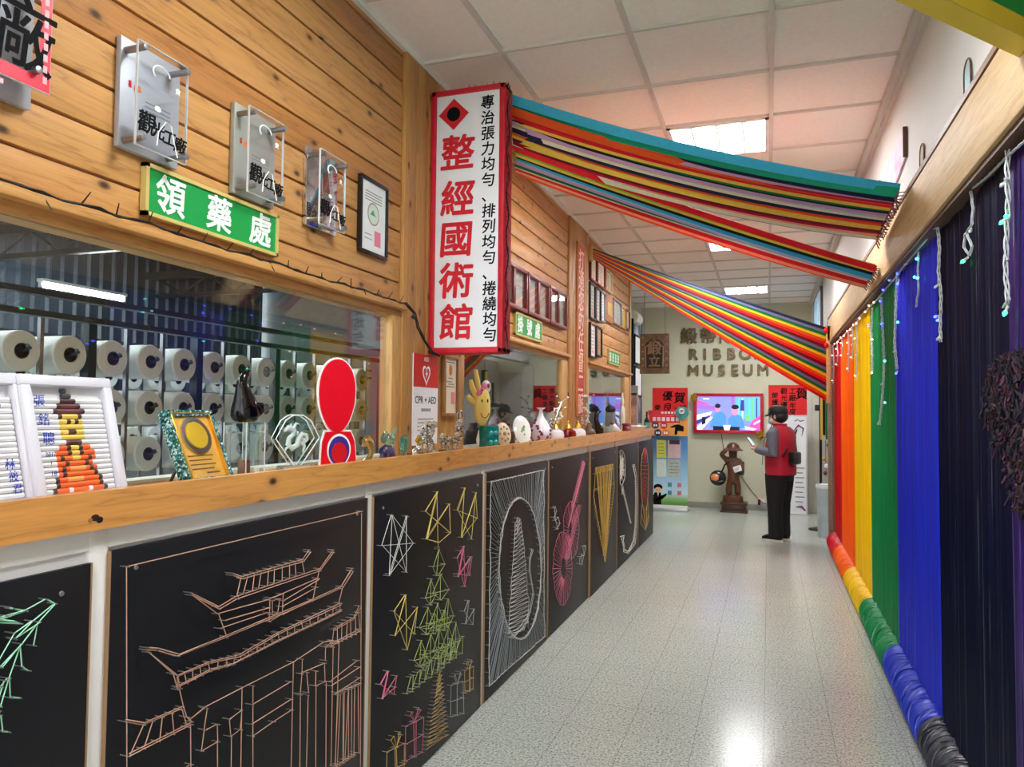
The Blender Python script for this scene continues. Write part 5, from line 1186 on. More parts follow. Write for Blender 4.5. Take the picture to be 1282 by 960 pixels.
# picture farther along the same wall
t = on_wall('wall_picture', 'blue grey picture high on the right wall near the far end', 'picture', 'R', (XU, 10.7, 2.5)); MB().pbox(-.75, .75, 0, .6, .002, .03, 0, .004).obj('canvas', mat('blue_grey_canvas', (120, 150, 168), .6, var=.5, scale=3), t); f = MB(); frame(f, .76, .61, .015, .034); f.obj('frame', mat('grey_frame', (96, 100, 104), .5), t)

# green sign board with yellow frame, hanging at top right
A, B = onz(1120, 0, 2.45), onz(1282, 75, 2.45); dv = (B - A).normalized(); ang = math.atan2(dv.y, dv.x); 
t = thing('hanging_board', 'green board with thick yellow frame hanging at the top right corner', 'sign', A, ang); Lb = .62
f = MB(); f.box((-.75, -.0, 0), (Lb, -.06, .012)); f.obj('yellow_underside', mat('yellow_paint', (232, 206, 60), .4, var=.03), t)
f = MB(); f.box((-.75, -.064, .0), (Lb, -.06, .05)).box((-.75, -.064, .5), (Lb, -.06, .56)).box((-.75, -.064, .0), (-.69, -.06, .56)).box((Lb - .06, -.064, 0), (Lb, -.06, .56)); f.obj('yellow_frame', mat('yellow_paint_shaded', (206, 184, 50), .4, var=.03), t)  # same yellow, painted darker for the shade on this face
MB().box((-.75, -.06, .012), (Lb, -.005, .56)).obj('green_face', mat('board_green', (14, 140, 60), .4), t)
c = MB().tube([(-.6, -.03, .56), (-.6, -.03, HC - A.z)], .004, 5).tube([(.2, -.03, .56), (.2, -.03, HC - A.z)], .004, 5); c.obj('hanging_wire', M_STEEL, t)
p = MB()
for k in range(3): p.box((.05 + k * .2, -.0645, .13), (.16 + k * .2, -.06, .26))
p.obj('white_marks', M_TXTW, t)

# ------------------------------------------------------------------ ribbon swags
RCOL = dict(teal=(20, 156, 120), sky=(60, 170, 205), green=(4, 110, 54), lime=(120, 196, 40), lilac=(196, 150, 186), crimson=(186, 8, 44), red=(222, 24, 36), gold=(232, 188, 70), navy=(22, 28, 56), silver=(190, 186, 190), orange=(230, 84, 24), maroon=(110, 16, 40), slate=(112, 116, 156), pink=(226, 90, 140), salmon=(244, 160, 120), black=(18, 20, 24), cream=(226, 214, 180), yellow=(244, 206, 40), white=(228, 226, 226))
def satin(k):
    if 'satin_' + k not in MATS: mat('satin_' + k, RCOL[k], .55, var=.05, scale=40, spec=.25)
    return MATS['satin_' + k]
def lerp(a, b_, t): return a + (b_ - a) * t
def ribbon(root, S, E, wS, wE, sag, m, rnd, twist=0.0, n=26, wiggle=.0):
    """one ribbon from S to E; wS / wE are the half-width vectors at its two ends; it hangs by its own weight"""
    rg = random.Random(rnd); vs = []; fs = []; ph = rg.uniform(0, 6); tw = twist * rg.uniform(-1, 1)
    for i in range(n + 1):
        t = i / n; p = lerp(S, E, t); p = p + Vector((0, 0, -4 * sag * t * (1 - t))); 
        w = lerp(wS, wE, t); ax = (E - S).normalized()
        w = Matrix.Rotation(tw * math.sin(PI * t) + wiggle * math.sin(ph + 5 * t), 3, ax) @ w
        nn = ax.cross(w).normalized() * .0012
        vs += [p + w + nn, p - w + nn, p - w - nn, p + w - nn]
    for i in range(n):
        o = 4 * i
        for k in range(4): fs.append((o + k, o + (k + 1) % 4, o + 4 + (k + 1) % 4, o + 4 + k))
    fs += [(3, 2, 1, 0), (4 * n, 4 * n + 1, 4 * n + 2, 4 * n + 3)]
    mb = MB().add(vs, fs, 0, True); mb.obj('ribbon', m, root)
V = Vector
SG = thing('ribbon_swag', 'wide swag of mixed ribbons from the hanging sign to the white wall, uppermost', 'ribbon swag', (0, 0, 0), 0, 'ribbon swags under the ceiling')
c1 = ['teal', 'teal', 'navy', 'lilac', 'crimson', 'red', 'gold', 'green', 'black', 'lilac', 'silver', 'cream', 'navy', 'red', 'orange', 'gold', 'green', 'maroon', 'crimson', 'salmon', 'cream', 'black']
N = len(c1); 
for i, c in enumerate(c1):
    f = i / (N - 1)
    S = V((-1.30, 3.66 + .10 * f, 3.135 - .22 * f + (.01 if i % 3 == 1 else 0))); E = V((.628 - .03, 3.95 + .72 * f, 2.575 - .055 * f))
    ribbon(SG, S, E, V((0, -.012, .022)) * (kk := random.Random(i).uniform(.6, 1.2)), V((.0, -.022, .0135)) * kk, .052 + .012 * f + random.uniform(-.006, .006), satin(c), i, .12, 28, .08)
ribbon(SG, V((-1.30, 3.58, 3.14)), V((.598, 3.93, 2.59)), V((0, -.012, .024)), V((0, -.024, .014)), .05, satin('sky'), 91, .1)
ribbon(SG, V((-1.30, 3.64, 3.10)), V((.598, 4.1, 2.57)), V((0, -.01, .02)), V((0, -.024, .014)), .06, satin('orange'), 92, .15)
nl = MB()
for i in range(16):
    y = 3.95 + .72 * i / 15; z = 2.575 - .055 * i / 15
    nl.tube([(XU, y, z), (.59, y, z)], .003, 5); nl.tube([(.595, y, z), (.59 - random.uniform(0, .02), y + random.uniform(-.02, .02), z - .03), (.6, y + .01, z - random.uniform(.04, .07))], .004, 4)
nl.obj('tied_ends', mat('tied_end_mix', (120, 60, 70), .5, var=.8, scale=60), SG)
MB().box((-1.64, 3.58, 2.86), (-1.28, 3.78, 2.9)).obj('start_rail', M_TRIM, SG)
SG = thing('ribbon_swag', 'middle swag of bright ribbons hanging lower from the sign to the beam', 'ribbon swag', (0, 0, 0), 0, 'ribbon swags under the ceiling')
c2 = ['red', 'lime', 'gold', 'black', 'sky', 'silver', 'lilac', 'pink', 'green', 'cream', 'red', 'salmon', 'orange']
N = len(c2)
for i, c in enumerate(c2):
    f = i / (N - 1)
    S = V((-1.30, 3.70 + .10 * f, 2.915 - .10 * f)); E = V((.61, 4.86 + .52 * f, 2.375 - .0 * f + .02 * math.sin(i)))
    ribbon(SG, S, E, V((0, -.008, .014)) * (kk := random.Random(i + 50).uniform(.7, 1.2)), V((0, -.022, .016)) * kk, .02 + .008 * f + random.uniform(-.005, .005), satin(c), 30 + i, .15, 28, .08)
nl = MB()
for i in range(9):
    y = 4.86 + .52 * i / 8; nl.tube([(.635, y, 2.375), (.605, y, 2.375)], .003, 5); nl.tube([(.61, y, 2.372), (.6, y + random.uniform(-.02, .02), 2.35), (.615, y, 2.33)], .004, 4)
nl.obj('tied_ends', MATS['tied_end_mix'], SG)
SG = thing('ribbon_swag', 'rainbow fan of ribbons from the second post to the far end of the beam', 'ribbon swag', (0, 0, 0), 0, 'ribbon swags under the ceiling')
c3 = ['navy'] + ['slate', 'green', 'yellow', 'orange', 'red', 'maroon'] * 4
N = len(c3)
for i, c in enumerate(c3[:-1]):
    f = i / (N - 2); zE = 2.425 - .765 * f
    S = V((-1.6, 6.93 + .03 * f, 3.075 - .075 * f)); E = V((.6, 8.62, zE))
    ribbon(SG, S, E, V((0, .001, .004)), V((0, .004, .0165)), .012, satin(c), 60 + i, 0, 20, 0)
MB().box((.585, 8.6, 1.63), (.625, 8.64, 2.46), 0, .003).box((.6, 8.6, 2.3), (.64, 8.64, 2.46)).obj('end_slat', M_TRIM, SG); MB().box((-1.63, 6.9, 2.96), (-1.59, 6.98, 3.1), 0, .003).obj('start_cleat', M_TRIM, SG)
MB().ball((.585, 8.6, 2.41), (.025, .03, .03), 0, 10).ball((.585, 8.6, 2.25), (.025, .03, .03), 0, 10).obj('red_bow', MATS['satin_red'], SG)
# ------------------------------------------------------------------ far wall
YW = YF - .002
def fw(px, py, Y=YW): p = ony(px, py, Y); return p.x, p.z
M_LET = mat('bronze_letter', (112, 96, 66), .35, .6, var=.2, scale=10); M_LETD = mat('dark_letter_side', (34, 28, 22), .5)
def letter(ch, px, py, size, label, bold=.03):
    x, z = fw(px, py); t = on_wall('wall_letter', label, 'letter', 'F', (x, YW, z), 'metal letters on the far wall')
    MB().text(ch, 0, 0, size, .002, 0, .03, bold).obj('body', M_LETD, t); MB().text(ch, 0, 0, size, .033, 0, .004, bold - .012).obj('bronze_front', M_LET, t)
for ch, px in zip('緞帶博物館', (862.5, 886.5, 908.5, 932, 956)): letter(ch, px, 421 - (px - 862) * .02, .27, 'bronze metal character %s on the far wall' % ch, .035)
for i, (ch, px) in enumerate(zip('RIBBON', (868, 882.5, 897.5, 915, 933, 951))):
    letter(ch, px, 443.5 - i * .2, .245, ['bronze metal letter R starting the upper English line', 'bronze metal letter I in the upper English line', 'bronze metal letter B after the I', 'bronze metal letter B before the O', 'bronze metal letter O partly behind the ribbons', 'bronze metal letter N ending the upper English line'][i], .045)
for i, (ch, px) in enumerate(zip('MUSEUM', (868, 886.5, 903.5, 919.5, 936, 955))):
    letter(ch, px, 463.5 - i * .15, .24, ['bronze metal letter M starting the lower English line', 'bronze metal letter U after the first M', 'bronze metal letter S in the lower English line', 'bronze metal letter E in the lower English line', 'bronze metal letter U before the last M', 'bronze metal letter M ending the lower English line'][i], .045)

# television in a red surround
x0, z1 = fw(869, 492.5); x1, z0 = fw(956, 543); w = (x1 - x0) / 2; h = z1 - z0
t = on_wall('television', 'wall television in a glossy red surround showing two people in blue shirts', 'television', 'F', ((x0 + x1) / 2, YW, z0))
f = MB(); frame(f, w, h, .05, .085); f.obj('red_surround', mat('red_foil', (186, 18, 40), .3, var=.15, scale=30, bmp=.2), t)
MB().pbox(-w + .04, w - .04, .04, h - .04, .002, .06).obj('body', M_BLACKP, t)
sw, sh = 2 * (w - .05), h - .1
def S_(u, v): return (-sw / 2 + u * sw, .05 + (1 - v) * sh)
TVC = [('tv_blue', (140, 150, 250), 1.0), ('tv_sky', (110, 190, 240), 1.0), ('tv_white', (240, 240, 255), 1.1), ('tv_pink', (255, 90, 190), .9), ('tv_skin', (245, 150, 190), 1), ('tv_shirt', (80, 150, 245), 1), ('tv_hair', (24, 20, 60), .4), ('tv_cyan', (90, 230, 230), 1), ('tv_navy', (60, 60, 170), .8), ('tv_green', (120, 220, 120), .9), ('tv_violet', (170, 110, 230), 1)]
TM = [emissive(n, c, s * .72) for n, c, s in TVC]
def tp(pts, mi, d): s_.poly([S_(u, v) for u, v in pts], d, d + .0004, mi)
def disc(cu, cv, ru, rv, mi, d, a0=0, a1=2 * PI, n=18): tp([(cu + ru * math.cos(a0 + (a1 - a0) * k / (n - 1 + (a1 - a0 < 6.2) * 0 + (a1 - a0 > 6.2))), cv + rv * math.sin(a0 + (a1 - a0) * k / (n - 1 + (a1 - a0 > 6.2)))) for k in range(n)], mi, d)
s_ = MB()
tp([(0, 0), (1, 0), (1, 1), (0, 1)], 0, .0605); tp([(.62, 0), (1, 0), (1, .8), (.62, .6)], 1, .061)
tp([(0, .2), (.3, .3), (.3, .42), (0, .36)], 10, .061); tp([(0, .1), (.2, .22), (.2, .26), (0, .2)], 3, .0615); tp([(0, .55), (.25, .45), (.2, .6), (0, .8)], 2, .0615); tp([(.0, .9), (.22, .6), (.26, .62), (.08, 1), (0, 1)], 2, .0612); tp([(0, .72), (.2, .56), (.22, .6), (0, .84)], 8, .0618)
tp([(.08, .62), (.14, .6), (.14, .8), (.08, .86)], 6, .062)
tp([(.55, 0), (.6, 0), (.6, .3), (.55, .3)], 10, .0612)
for k in range(6): tp([(.66 + k * .055, .05), (.68 + k * .055, .05), (.68 + k * .055, .75), (.66 + k * .055, .7)], (7, 2, 1, 7, 9, 8)[k], .0614)
tp([(.7, .1), (.75, .1), (.755, .42), (.69, .42)], 8, .0618); tp([(.78, .55), (.84, .5), (.85, .7), (.78, .72)], 9, .062)
tp([(.88, .7), (1, .55), (1, 1), (.8, 1)], 3, .0616); tp([(.9, .78), (1, .68), (1, .74), (.9, .84)], 2, .062); tp([(.7, .85), (.95, .95), (.9, 1), (.7, .95)], 2, .0622)
tp([(.2, .92), (.27, .55), (.33, .45), (.4, .45), (.47, .58), (.46, .92)], 5, .0624); tp([(.5, .95), (.5, .68), (.56, .56), (.64, .52), (.72, .6), (.77, .95)], 5, .0626)
disc(.335, .36, .04, .1, 4, .063); disc(.61, .42, .055, .14, 4, .063); disc(.335, .28, .045, .07, 6, .0634); disc(.61, .31, .06, .07, 6, .0634)
tp([(.26, .88), (.68, .9), (.68, 1), (.26, 1)], 6, .0636); tp([(.42, .85), (.54, .85), (.52, 1), (.44, 1)], 2, .064); tp([(.1, .05), (.2, .05), (.2, .09), (.1, .09)], 2, .0636)
s_.obj('screen', TM, t)
def bow(px, py, label):
    x, z = fw(px, py); t = on_wall('gold_bow', label, 'bow', 'F', (x, YW - .085, z), 'gold bows on the television'); mb = MB(); rg = random.Random(int(px))
    for k in range(12):
        a = k * 2.4; r = .05 + .012 * (k % 3); mb.tube([(0, -.01, 0), (r * math.cos(a) * .6, -.05, r * math.sin(a) * .6), (r * math.cos(a), -.03, r * math.sin(a)), (r * math.cos(a) * .7, -.008, r * math.sin(a) * .7), (0, -.01, 0)], .011, 5)
    mb.ball((0, -.03, 0), .02, 0, 8).obj('loops', M_GOLD, t)
bow(870, 498, 'gold ribbon bow at the upper left corner of the television'); bow(951.5, 544, 'gold ribbon bow at the lower right corner of the television')
x, z = fw(903, 545); mb = MB().tube([(x, YW - .01, z + .03), (x + .02, YW - .01, z - .1), (x + .06, YW - .01, z - .4), (x + .32, YW - .012, .5), (x + .46, YW - .014, .3), (x + .62, YW - .02, .12), (x + .72, YW - .02, .1)], .007, 6)
tag(mb.obj('power_cord', mat('grey_cord', (110, 108, 100), .5)), 'grey power cord hanging from the television to the socket', 'cord')
t = on_wall('wall_socket', 'low wall socket with a plug beside the white banner', 'socket', 'F', (*[fw(953, 632)[0]], YW, .09)); MB().pbox(-.06, .06, 0, .09, 0, .012, 0, .004).obj('plate', M_WHITE, t); MB().pbox(-.05, -.01, .0, .09, .012, .05, 0, .006).obj('plug', M_BLACKP, t); MB().pbox(-.04, -.02, .09, .1, .03, .04).obj('indicator', emissive('red_indicator', (255, 70, 30), 3), t)

# red paper posters with black brush characters
def red_poster(px0, px1, pyt, pyb, rows, label):
    x0, z1 = fw(px0, pyt); x1, z0 = fw(px1, pyb); w = (x1 - x0) / 2; h = z1 - z0
    t = on_wall('red_poster', label, 'poster', 'F', ((x0 + x1) / 2, YW, z0), 'red congratulation posters on the far wall'); MB().pbox(-w, w, 0, h, 0, .004).obj('sheet', M_POSTER, t)
    m = MB()
    for ch, fu, fv, s in rows: m.text(ch, -w + fu * 2 * w, h * (1 - fv), s, .0042, 0, .001, .03, shear=.1)
    m.obj('brush_characters', M_TXTK, t)
red_poster(817, 861, 485.5, 560, [('賀', .76, .17, .19), ('優', .42, .14, .17), ('良', .42, .33, .15), ('觀', .42, .52, .16), ('榮', .14, .34, .1), ('獲', .14, .5, .1), ('工', .68, .38, .1), ('廠', .68, .5, .1), ('誠', .86, .34, .1), ('心', .86, .5, .1)], 'red poster with black brush characters behind the orange banner top')
red_poster(962, 1010.5, 482, 521, [('賀', .86, .28, .19), ('工', .62, .2, .1), ('廠', .62, .42, .11), ('年', .62, .66, .1), ('度', .62, .86, .1), ('觀', .4, .2, .1), ('光', .4, .42, .1), ('優', .4, .64, .1), ('良', .4, .86, .1), ('榮', .16, .34, .1), ('獲', .16, .56, .1), ('獎', .16, .78, .1)], 'red poster with black brush characters behind the man in the cap')

# carved wooden plaque hanging before the far wall
YP = 10.6
a0, b1 = ony(801, 418, YP), ony(838, 467.5, YP); w = (b1.x - a0.x) / 2; h = a0.z - b1.z
t = thing('carved_plaque', 'dark carved wooden plaque with an arch and a big character', 'plaque', ((a0.x + b1.x) / 2, YP, b1.z))
MB().box((-w, 0, 0), (w, .05, h), 0, .006).obj('board', mat('carved_wood', (112, 82, 60), .5, var=.35, scale=14, bmp=.5), t)
mb = MB().poly([(-.1, .08), (.1, .08), (.13, .12), (.13, h * .68)] + [(.13 * math.cos(a), h * .68 + .1 * math.sin(a)) for a in [k * PI / 10 for k in range(1, 10)]] + [(-.13, h * .68), (-.13, .12)], .0, .012); mb.obj('recess', mat('dark_recess', (46, 34, 26), .6), t)
m = MB().text('緞', 0, h * .63, .2, .012, 0, .014, .03).text('立', 0, h * .3, .17, .012, 0, .014, .03); m.tube([(-.12, -.02, .1), (-.125, -.02, h * .66), (0, -.02, h * .84), (.125, -.02, h * .66), (.12, -.02, .1)], .01, 6)
for u in (-.165, .165):
    for k in range(5): m.pbox(u - .014, u + .014, .1 + k * .1, .13 + k * .1, 0, .01)
m.obj('carving', mat('worn_carving', (150, 116, 88), .5, var=.2), t)
c = MB().tube([(-w * .7, .025, h), (-w * .7, .025, HC - b1.z)], .005, 5).tube([(w * .7, .025, h), (w * .7, .025, HC - b1.z)], .005, 5); c.obj('hanging_wire', M_STEEL, t)

# hanging scroll and white notice frames on the side wall left of the far wall
ya, yb = onx(793, 380, -1.85).y, onx(803.2, 380, -1.85).y; hw = (yb - ya) / 2
t = on_wall('hanging_scroll', 'tall blue-black ink scroll under a white roll beyond the board wall', 'scroll', 'L', (-1.998, (ya + yb) / 2, 1.55))
m_, nt, b = newmat('ink_wash'); n_ = noise(nt, coords(nt, (1, 3, .6)), 3, 5, .65); nt.links.new(ramp(nt, n_, [(.36, lin((20, 28, 44))), (.5, lin((70, 90, 120))), (.66, lin((200, 206, 210)))]), b.inputs['Base Color'])
MB().pbox(-hw, hw, -.2, 1.33, .14, .148).obj('painting', m_, t); q = MB().lathe([(.09, -hw), (.1, -hw + .01), (.1, hw * .2), (.09, hw * .21)], (0, -.12, 1.36), 18, 0, 'X'); q.obj('roll', mat('white_roll', (214, 214, 206), .5), t)
MB().pbox(-hw - .01, -hw, -.2, 1.33, .02, .155).pbox(hw, hw + .02, -.2, 1.33, .02, .155).obj('black_edge', M_BLACK, t)
for pt, pb, lb in ((420, 457, 'upper white notice in a black frame beside the carved plaque'), (459, 497, 'lower white notice in a black frame beside the carved plaque')):
    q0, q1 = onx(795, pb, -1.83), onx(803.5, pt, -1.83); nw = (q1.y - q0.y) / 2; nh = onx(799, pt, -1.83).z - onx(799, pb, -1.83).z; z = onx(799, pb, -1.83).z
    t = on_wall('wall_notice', lb, 'notice', 'L', (-1.998, (q0.y + q1.y) / 2, z), 'black framed notices on the side wall'); f = MB(); frame(f, nw, nh, .03, .172, 0, .155); f.pbox(-.02, .02, nh / 2 - .02, nh / 2 + .02, 0, .16); f.obj('frame', M_BLACK, t); MB().pbox(-nw + .02, nw - .02, .02, nh - .02, .158, .166).obj('sheet', M_PAPER, t)
t = thing('notice_stand', 'narrow stand with a photo sheet and dark bottle shape beside the counter end', 'stand', (-1.86, 10.6, 0)); MB().box((-.1, -.03, 0), (.1, .03, 1.9), 0, .006).obj('column', mat('grey_column', (150, 146, 140), .5, var=.2), t)
MB().pbox(-.09, .09, 1.2, 1.75, .031, .04).obj('sheet', mat('photo_sheet', (190, 140, 120), .5, var=.5, scale=8), t); MB().pbox(-.09, .09, 1.77, 1.79, .03, .06).obj('black_bar', M_BLACK, t)
t = thing('dark_bottle', 'dark bottle standing at the very end of the ledge', 'bottle', (-1.45, 9.42, ZL)); MB().lathe([(.03, 0), (.036, .006), (.036, .12), (.014, .16), (.012, .22), (.015, .225), (.014, .235)], (0, 0, 0), 16).obj('glass', mat('bottle_glass', (26, 20, 24), .1, coat=1), t); MB().lathe([(.0365, .03), (.037, .032), (.037, .1), (.0365, .102)], (0, 0, 0), 16).obj('paper_band', mat('teal_band', (90, 150, 150), .5), t)

# roll-up banner (blue) with an orange top board before it
YBn = 11.75
def bn(px, py, Y=YBn): p = ony(px, py, Y); return p.x, p.z
x0, z1 = bn(815, 545); x1, _ = bn(861, 545); xc = (x0 + x1) / 2; w = (x1 - x0) / 2
t = thing('rollup_banner', 'blue roll-up banner with yellow and white notices and a cartoon man in a suit', 'banner', (xc, YBn, 0))
MB().box((-w - .01, -.06, 0), (w + .01, .1, .045), 0, .01).obj('base', mat('silver_base', (190, 192, 194), .35, .6), t); MB().tube([(0, .03, .04), (0, .03, 1.14)], .01, 8).obj('pole', M_STEEL, t)
m_, nt, b = newmat('blue_print'); tc = nt.nodes.new('ShaderNodeTexCoord'); sp = nt.nodes.new('ShaderNodeSeparateXYZ'); nt.links.new(tc.outputs['Object'], sp.inputs[0])
nt.links.new(ramp(nt, sp.outputs['Z'], [(.12, lin((90, 150, 60))), (.2, lin((150, 190, 130))), (.27, lin((190, 220, 236))), (.55, lin((150, 196, 226))), (1.0, lin((70, 128, 190)))]), b.inputs['Base Color']); b.inputs['Roughness'].default_value = .4
zt = z1 + .01; MB().pbox(-w, w, .045, zt, -.002, .004).obj('printed_sheet', m_, t)
MB().pbox(-w, w, .045, .09, .0041, .005).obj('white_strip', M_PAPER, t)
def U(px): return bn(px, 600)[0] - xc
p = MB()
k = [('yl', 822, 834, 551, 573), ('pk', 836, 852, 551, 573), ('wh', 822, 834, 575, 597), ('gy', 836, 852, 575, 597)]
nm = [mat('yellow_notice', (222, 224, 100), .5, var=.1, scale=60), mat('pink_notice', (224, 190, 196), .5, var=.1, scale=60), mat('white_notice', (206, 218, 208), .5, var=.1, scale=60), mat('grey_notice', (176, 182, 176), .5, var=.2, scale=40)]
for i, (_, a, b_, c, d) in enumerate(k): MB().pbox(U(a), U(b_), bn(840, d)[1], bn(840, c)[1], .0042, .006).obj('notice', nm[i], t)
p = MB()
for i in range(4): p.pbox(U(824), U(831), bn(840, 556 + i * 4)[1], bn(840, 555.3 + i * 4)[1], .0061, .0066); p.pbox(U(838), U(850), bn(840, 580 + i * 4)[1], bn(840, 579.2 + i * 4)[1], .0061, .0066)
p.pbox(U(838), U(851), bn(840, 556)[1], bn(840, 551)[1], .0061, .0066, 1)
for i, (a, c) in enumerate(((836, 604), (848, 604), (836, 614), (848, 614))): p.pbox(U(a), U(a + 5), bn(840, c + 5.5)[1], bn(840, c)[1], .0042, .005, 2 + i % 2)
p.obj('small_print', [mat('print_dark', (120, 130, 110), .5), mat('plum_header', (70, 30, 70), .5), mat('teal_block_print', (70, 140, 160), .5), mat('rose_block_print', (200, 110, 120), .5)], t)
mb = MB(); cu, cz = U(824), bn(824, 612)[1]
def dsc(mb, u, v, ru, rv, d, mi, n=16): mb.poly([(u + ru * math.cos(2 * PI * k / n), v + rv * math.sin(2 * PI * k / n)) for k in range(n)], d, d + .0006, mi)
dsc(mb, cu, cz, .06, .062, .0043, 0); dsc(mb, cu, cz + .03, .068, .05, .0050, 1); dsc(mb, cu, cz - .012, .05, .042, .0057, 0)
mb.poly([(cu - .07, bn(824, 635)[1]), (cu + .05, bn(824, 635)[1]), (cu + .05, cz - .1), (cu + .13, cz - .06), (cu + .13, cz - .09), (cu + .06, cz - .16), (cu + .04, cz - .05), (cu - .05, cz - .05), (cu - .11, cz - .17), (cu - .07, cz - .2)], .0043, .0049, 1); mb.poly([(cu - .012, cz - .05), (cu + .012, cz - .05), (cu, cz - .12)], .005, .0056, 2)
for s in (-1, 1): dsc(mb, cu + s * .02, cz - .012, .006, .008, .0064, 1, 8)
mb.tube([(cu - .016, -.0065, cz - .032), (cu, -.0065, cz - .038), (cu + .016, -.0065, cz - .032)], .0025, 4, 3)
mb.obj('cartoon_man', [mat('cartoon_skin', (240, 190, 160), .5), M_TXTK, M_PAPER, M_RED], t)
YO = 11.6
def bo(px, py): p = ony(px, py, YO); return p.x, p.z
x0, z1 = bo(811.5, 513.5); x1, z0 = bo(861, 546); xc2 = (x0 + x1) / 2; w = (x1 - x0) / 2; h = z1 - z0
t = thing('orange_board', 'orange notice board with a red title and round badges above the blue banner', 'board', (xc2, YO, 0))
MB().pbox(-w, w, z0, z1, -.012, 0).obj('board', mat('orange_board_print', (238, 158, 74), .45, var=.06), t)
for s in (-1, 1): MB().tube([(s * w * .7, .27, 0), (s * w * .7, .27, z0 + .1), (s * w * .7, .01, z0 + .1)], .012, 8).obj('leg', M_STEEL, t)
MB().box((-w, .25, 0), (w, .3, .02), 0, .004).obj('foot_rail', M_STEEL, t)
p = MB().pbox(-w, w, z1 - .07, z1, .0002, .003).pbox(-w + .02, w - .12, z1 - .19, z1 - .075, .0002, .004); p.obj('red_title', mat('title_red', (214, 44, 56), .45), t)
p = MB()
for i in range(6): p.pbox(-w + .07 + i * .07, -w + .12 + i * .07, z1 - .165, z1 - .105, .0042, .005)
for i in range(6): p.pbox(-.1 + i * .05, -.065 + i * .05, z1 - .05, z1 - .02, .0032, .004)
p.obj('title_marks', mat('title_pale', (255, 214, 220), .5), t)
for u, v, c in ((-.19, .16, (40, 44, 90)), (-.06, .16, (200, 44, 60)), (-.15, .045, (40, 130, 90)), (-.03, .045, (226, 110, 60))):
    p = MB(); dsc(p, u, z0 + v, .055, .055, .0003, 0); p.pbox(u - .03, u - .004, z0 + v - .016, z0 + v + .016, .001, .002, 1).pbox(u + .004, u + .03, z0 + v - .016, z0 + v + .016, .001, .002, 1); p.obj('badge', [mat('badge_%d' % c[0], c, .45), M_PAPER], t)
p = MB(); u, v = .16, z0 + .17
dsc(p, u - .03, v + .04, .035, .035, .0003, 0); dsc(p, u - .03, v + .055, .037, .026, .001, 1)
p.poly([(u - .06, z0 + .02), (u - .02, z0 + .02), (u - .01, z0 + .08), (u + .08, z0 + .07), (u + .08, z0 + .15), (u, v + .01), (u - .06, v + .0), (u - .12, v - .03), (u - .12, v - .045), (u - .05, v - .04)], .0003, .0009, 1); p.obj('cartoon_man', [MATS['cartoon_skin'], M_TXTK], t)
x, z = bo(854, 517); t = thing('round_badge_sign', 'round teal sign with a white ring at the corner of the orange board', 'sign', (x, YO - .03, z)); p = MB(); dsc(p, 0, 0, .1, .1, -.028, 0, 28); p.lathe([(.1, 0), (.1, .02), (.09, .024)], (0, 0, 0), 28, 0, 'Y'); p.obj('disc', mat('teal_sign', (70, 150, 150), .4), t)
p = MB().lathe([(.045, .026), (.045, .03), (.02, .03), (.02, .026)], (0, -.056, .03), 20, 0, 'Y'); p.obj('ring', M_PAPER, t)

# white banner with purple curls
YQ = 12.05
def bq(px, py): p = ony(px, py, YQ); return p.x, p.z
x0, z1 = bq(960, 519); x1, _ = bq(1010.5, 519); xc = (x0 + x1) / 2; w = (x1 - x0) / 2
t = thing('white_banner', 'white standing banner with purple curls behind the man', 'banner', (xc, YQ, 0)); MB().pbox(-w, w, .02, z1, -.012, 0).obj('panel', M_PAPER, t); f = MB(); frame(f, w, z1, .022, .006, 0, -.03); f.obj('frame', mat('pale_frame_metal', (206, 208, 214), .35, .3), t)
p = MB(); Z = lambda py: bq(985, py)[1]; Uq = lambda px: bq(px, 580)[0] - xc
p.tube([(Uq(962) + .03, -.002, Z(536)), (Uq(968), -.002, Z(530)), (Uq(975), -.002, Z(536))], [.004, .012, .004], 6).tube([(Uq(993), -.002, Z(540)), (Uq(1000), -.002, Z(532)), (Uq(1006), -.002, Z(536)), (Uq(1004), -.002, Z(546))], [.004, .016, .012, .003], 6)
p.tube([(Uq(964), -.002, Z(615)), (Uq(967), -.002, Z(625)), (Uq(973), -.002, Z(634)), (Uq(978), -.002, Z(636))], [.004, .014, .016, .003], 6).tube([(Uq(972), -.002, Z(612)), (Uq(966), -.002, Z(624)), (Uq(970), -.002, Z(638))], [.003, .01, .003], 6).tube([(Uq(996), -.002, Z(634)), (Uq(1003), -.002, Z(633)), (Uq(1008), -.002, Z(638))], [.004, .018, .012], 6)
p.obj('purple_curls', mat('purple_print', (116, 36, 116), .5), t)
p = MB()
for k in range(8): p.pbox(Uq(1000) - .05, Uq(1007) - .02 * (k % 2), Z(586 + k * 6), Z(584.8 + k * 6), .0003, .001)
p.tube([(Uq(995), -.002, Z(527)), (Uq(999), -.002, Z(525)), (Uq(1002), -.002, Z(527)), (Uq(1007), -.002, Z(526))], .008, 5); p.obj('printing', mat('ink_grey', (110, 104, 120), .5), t)

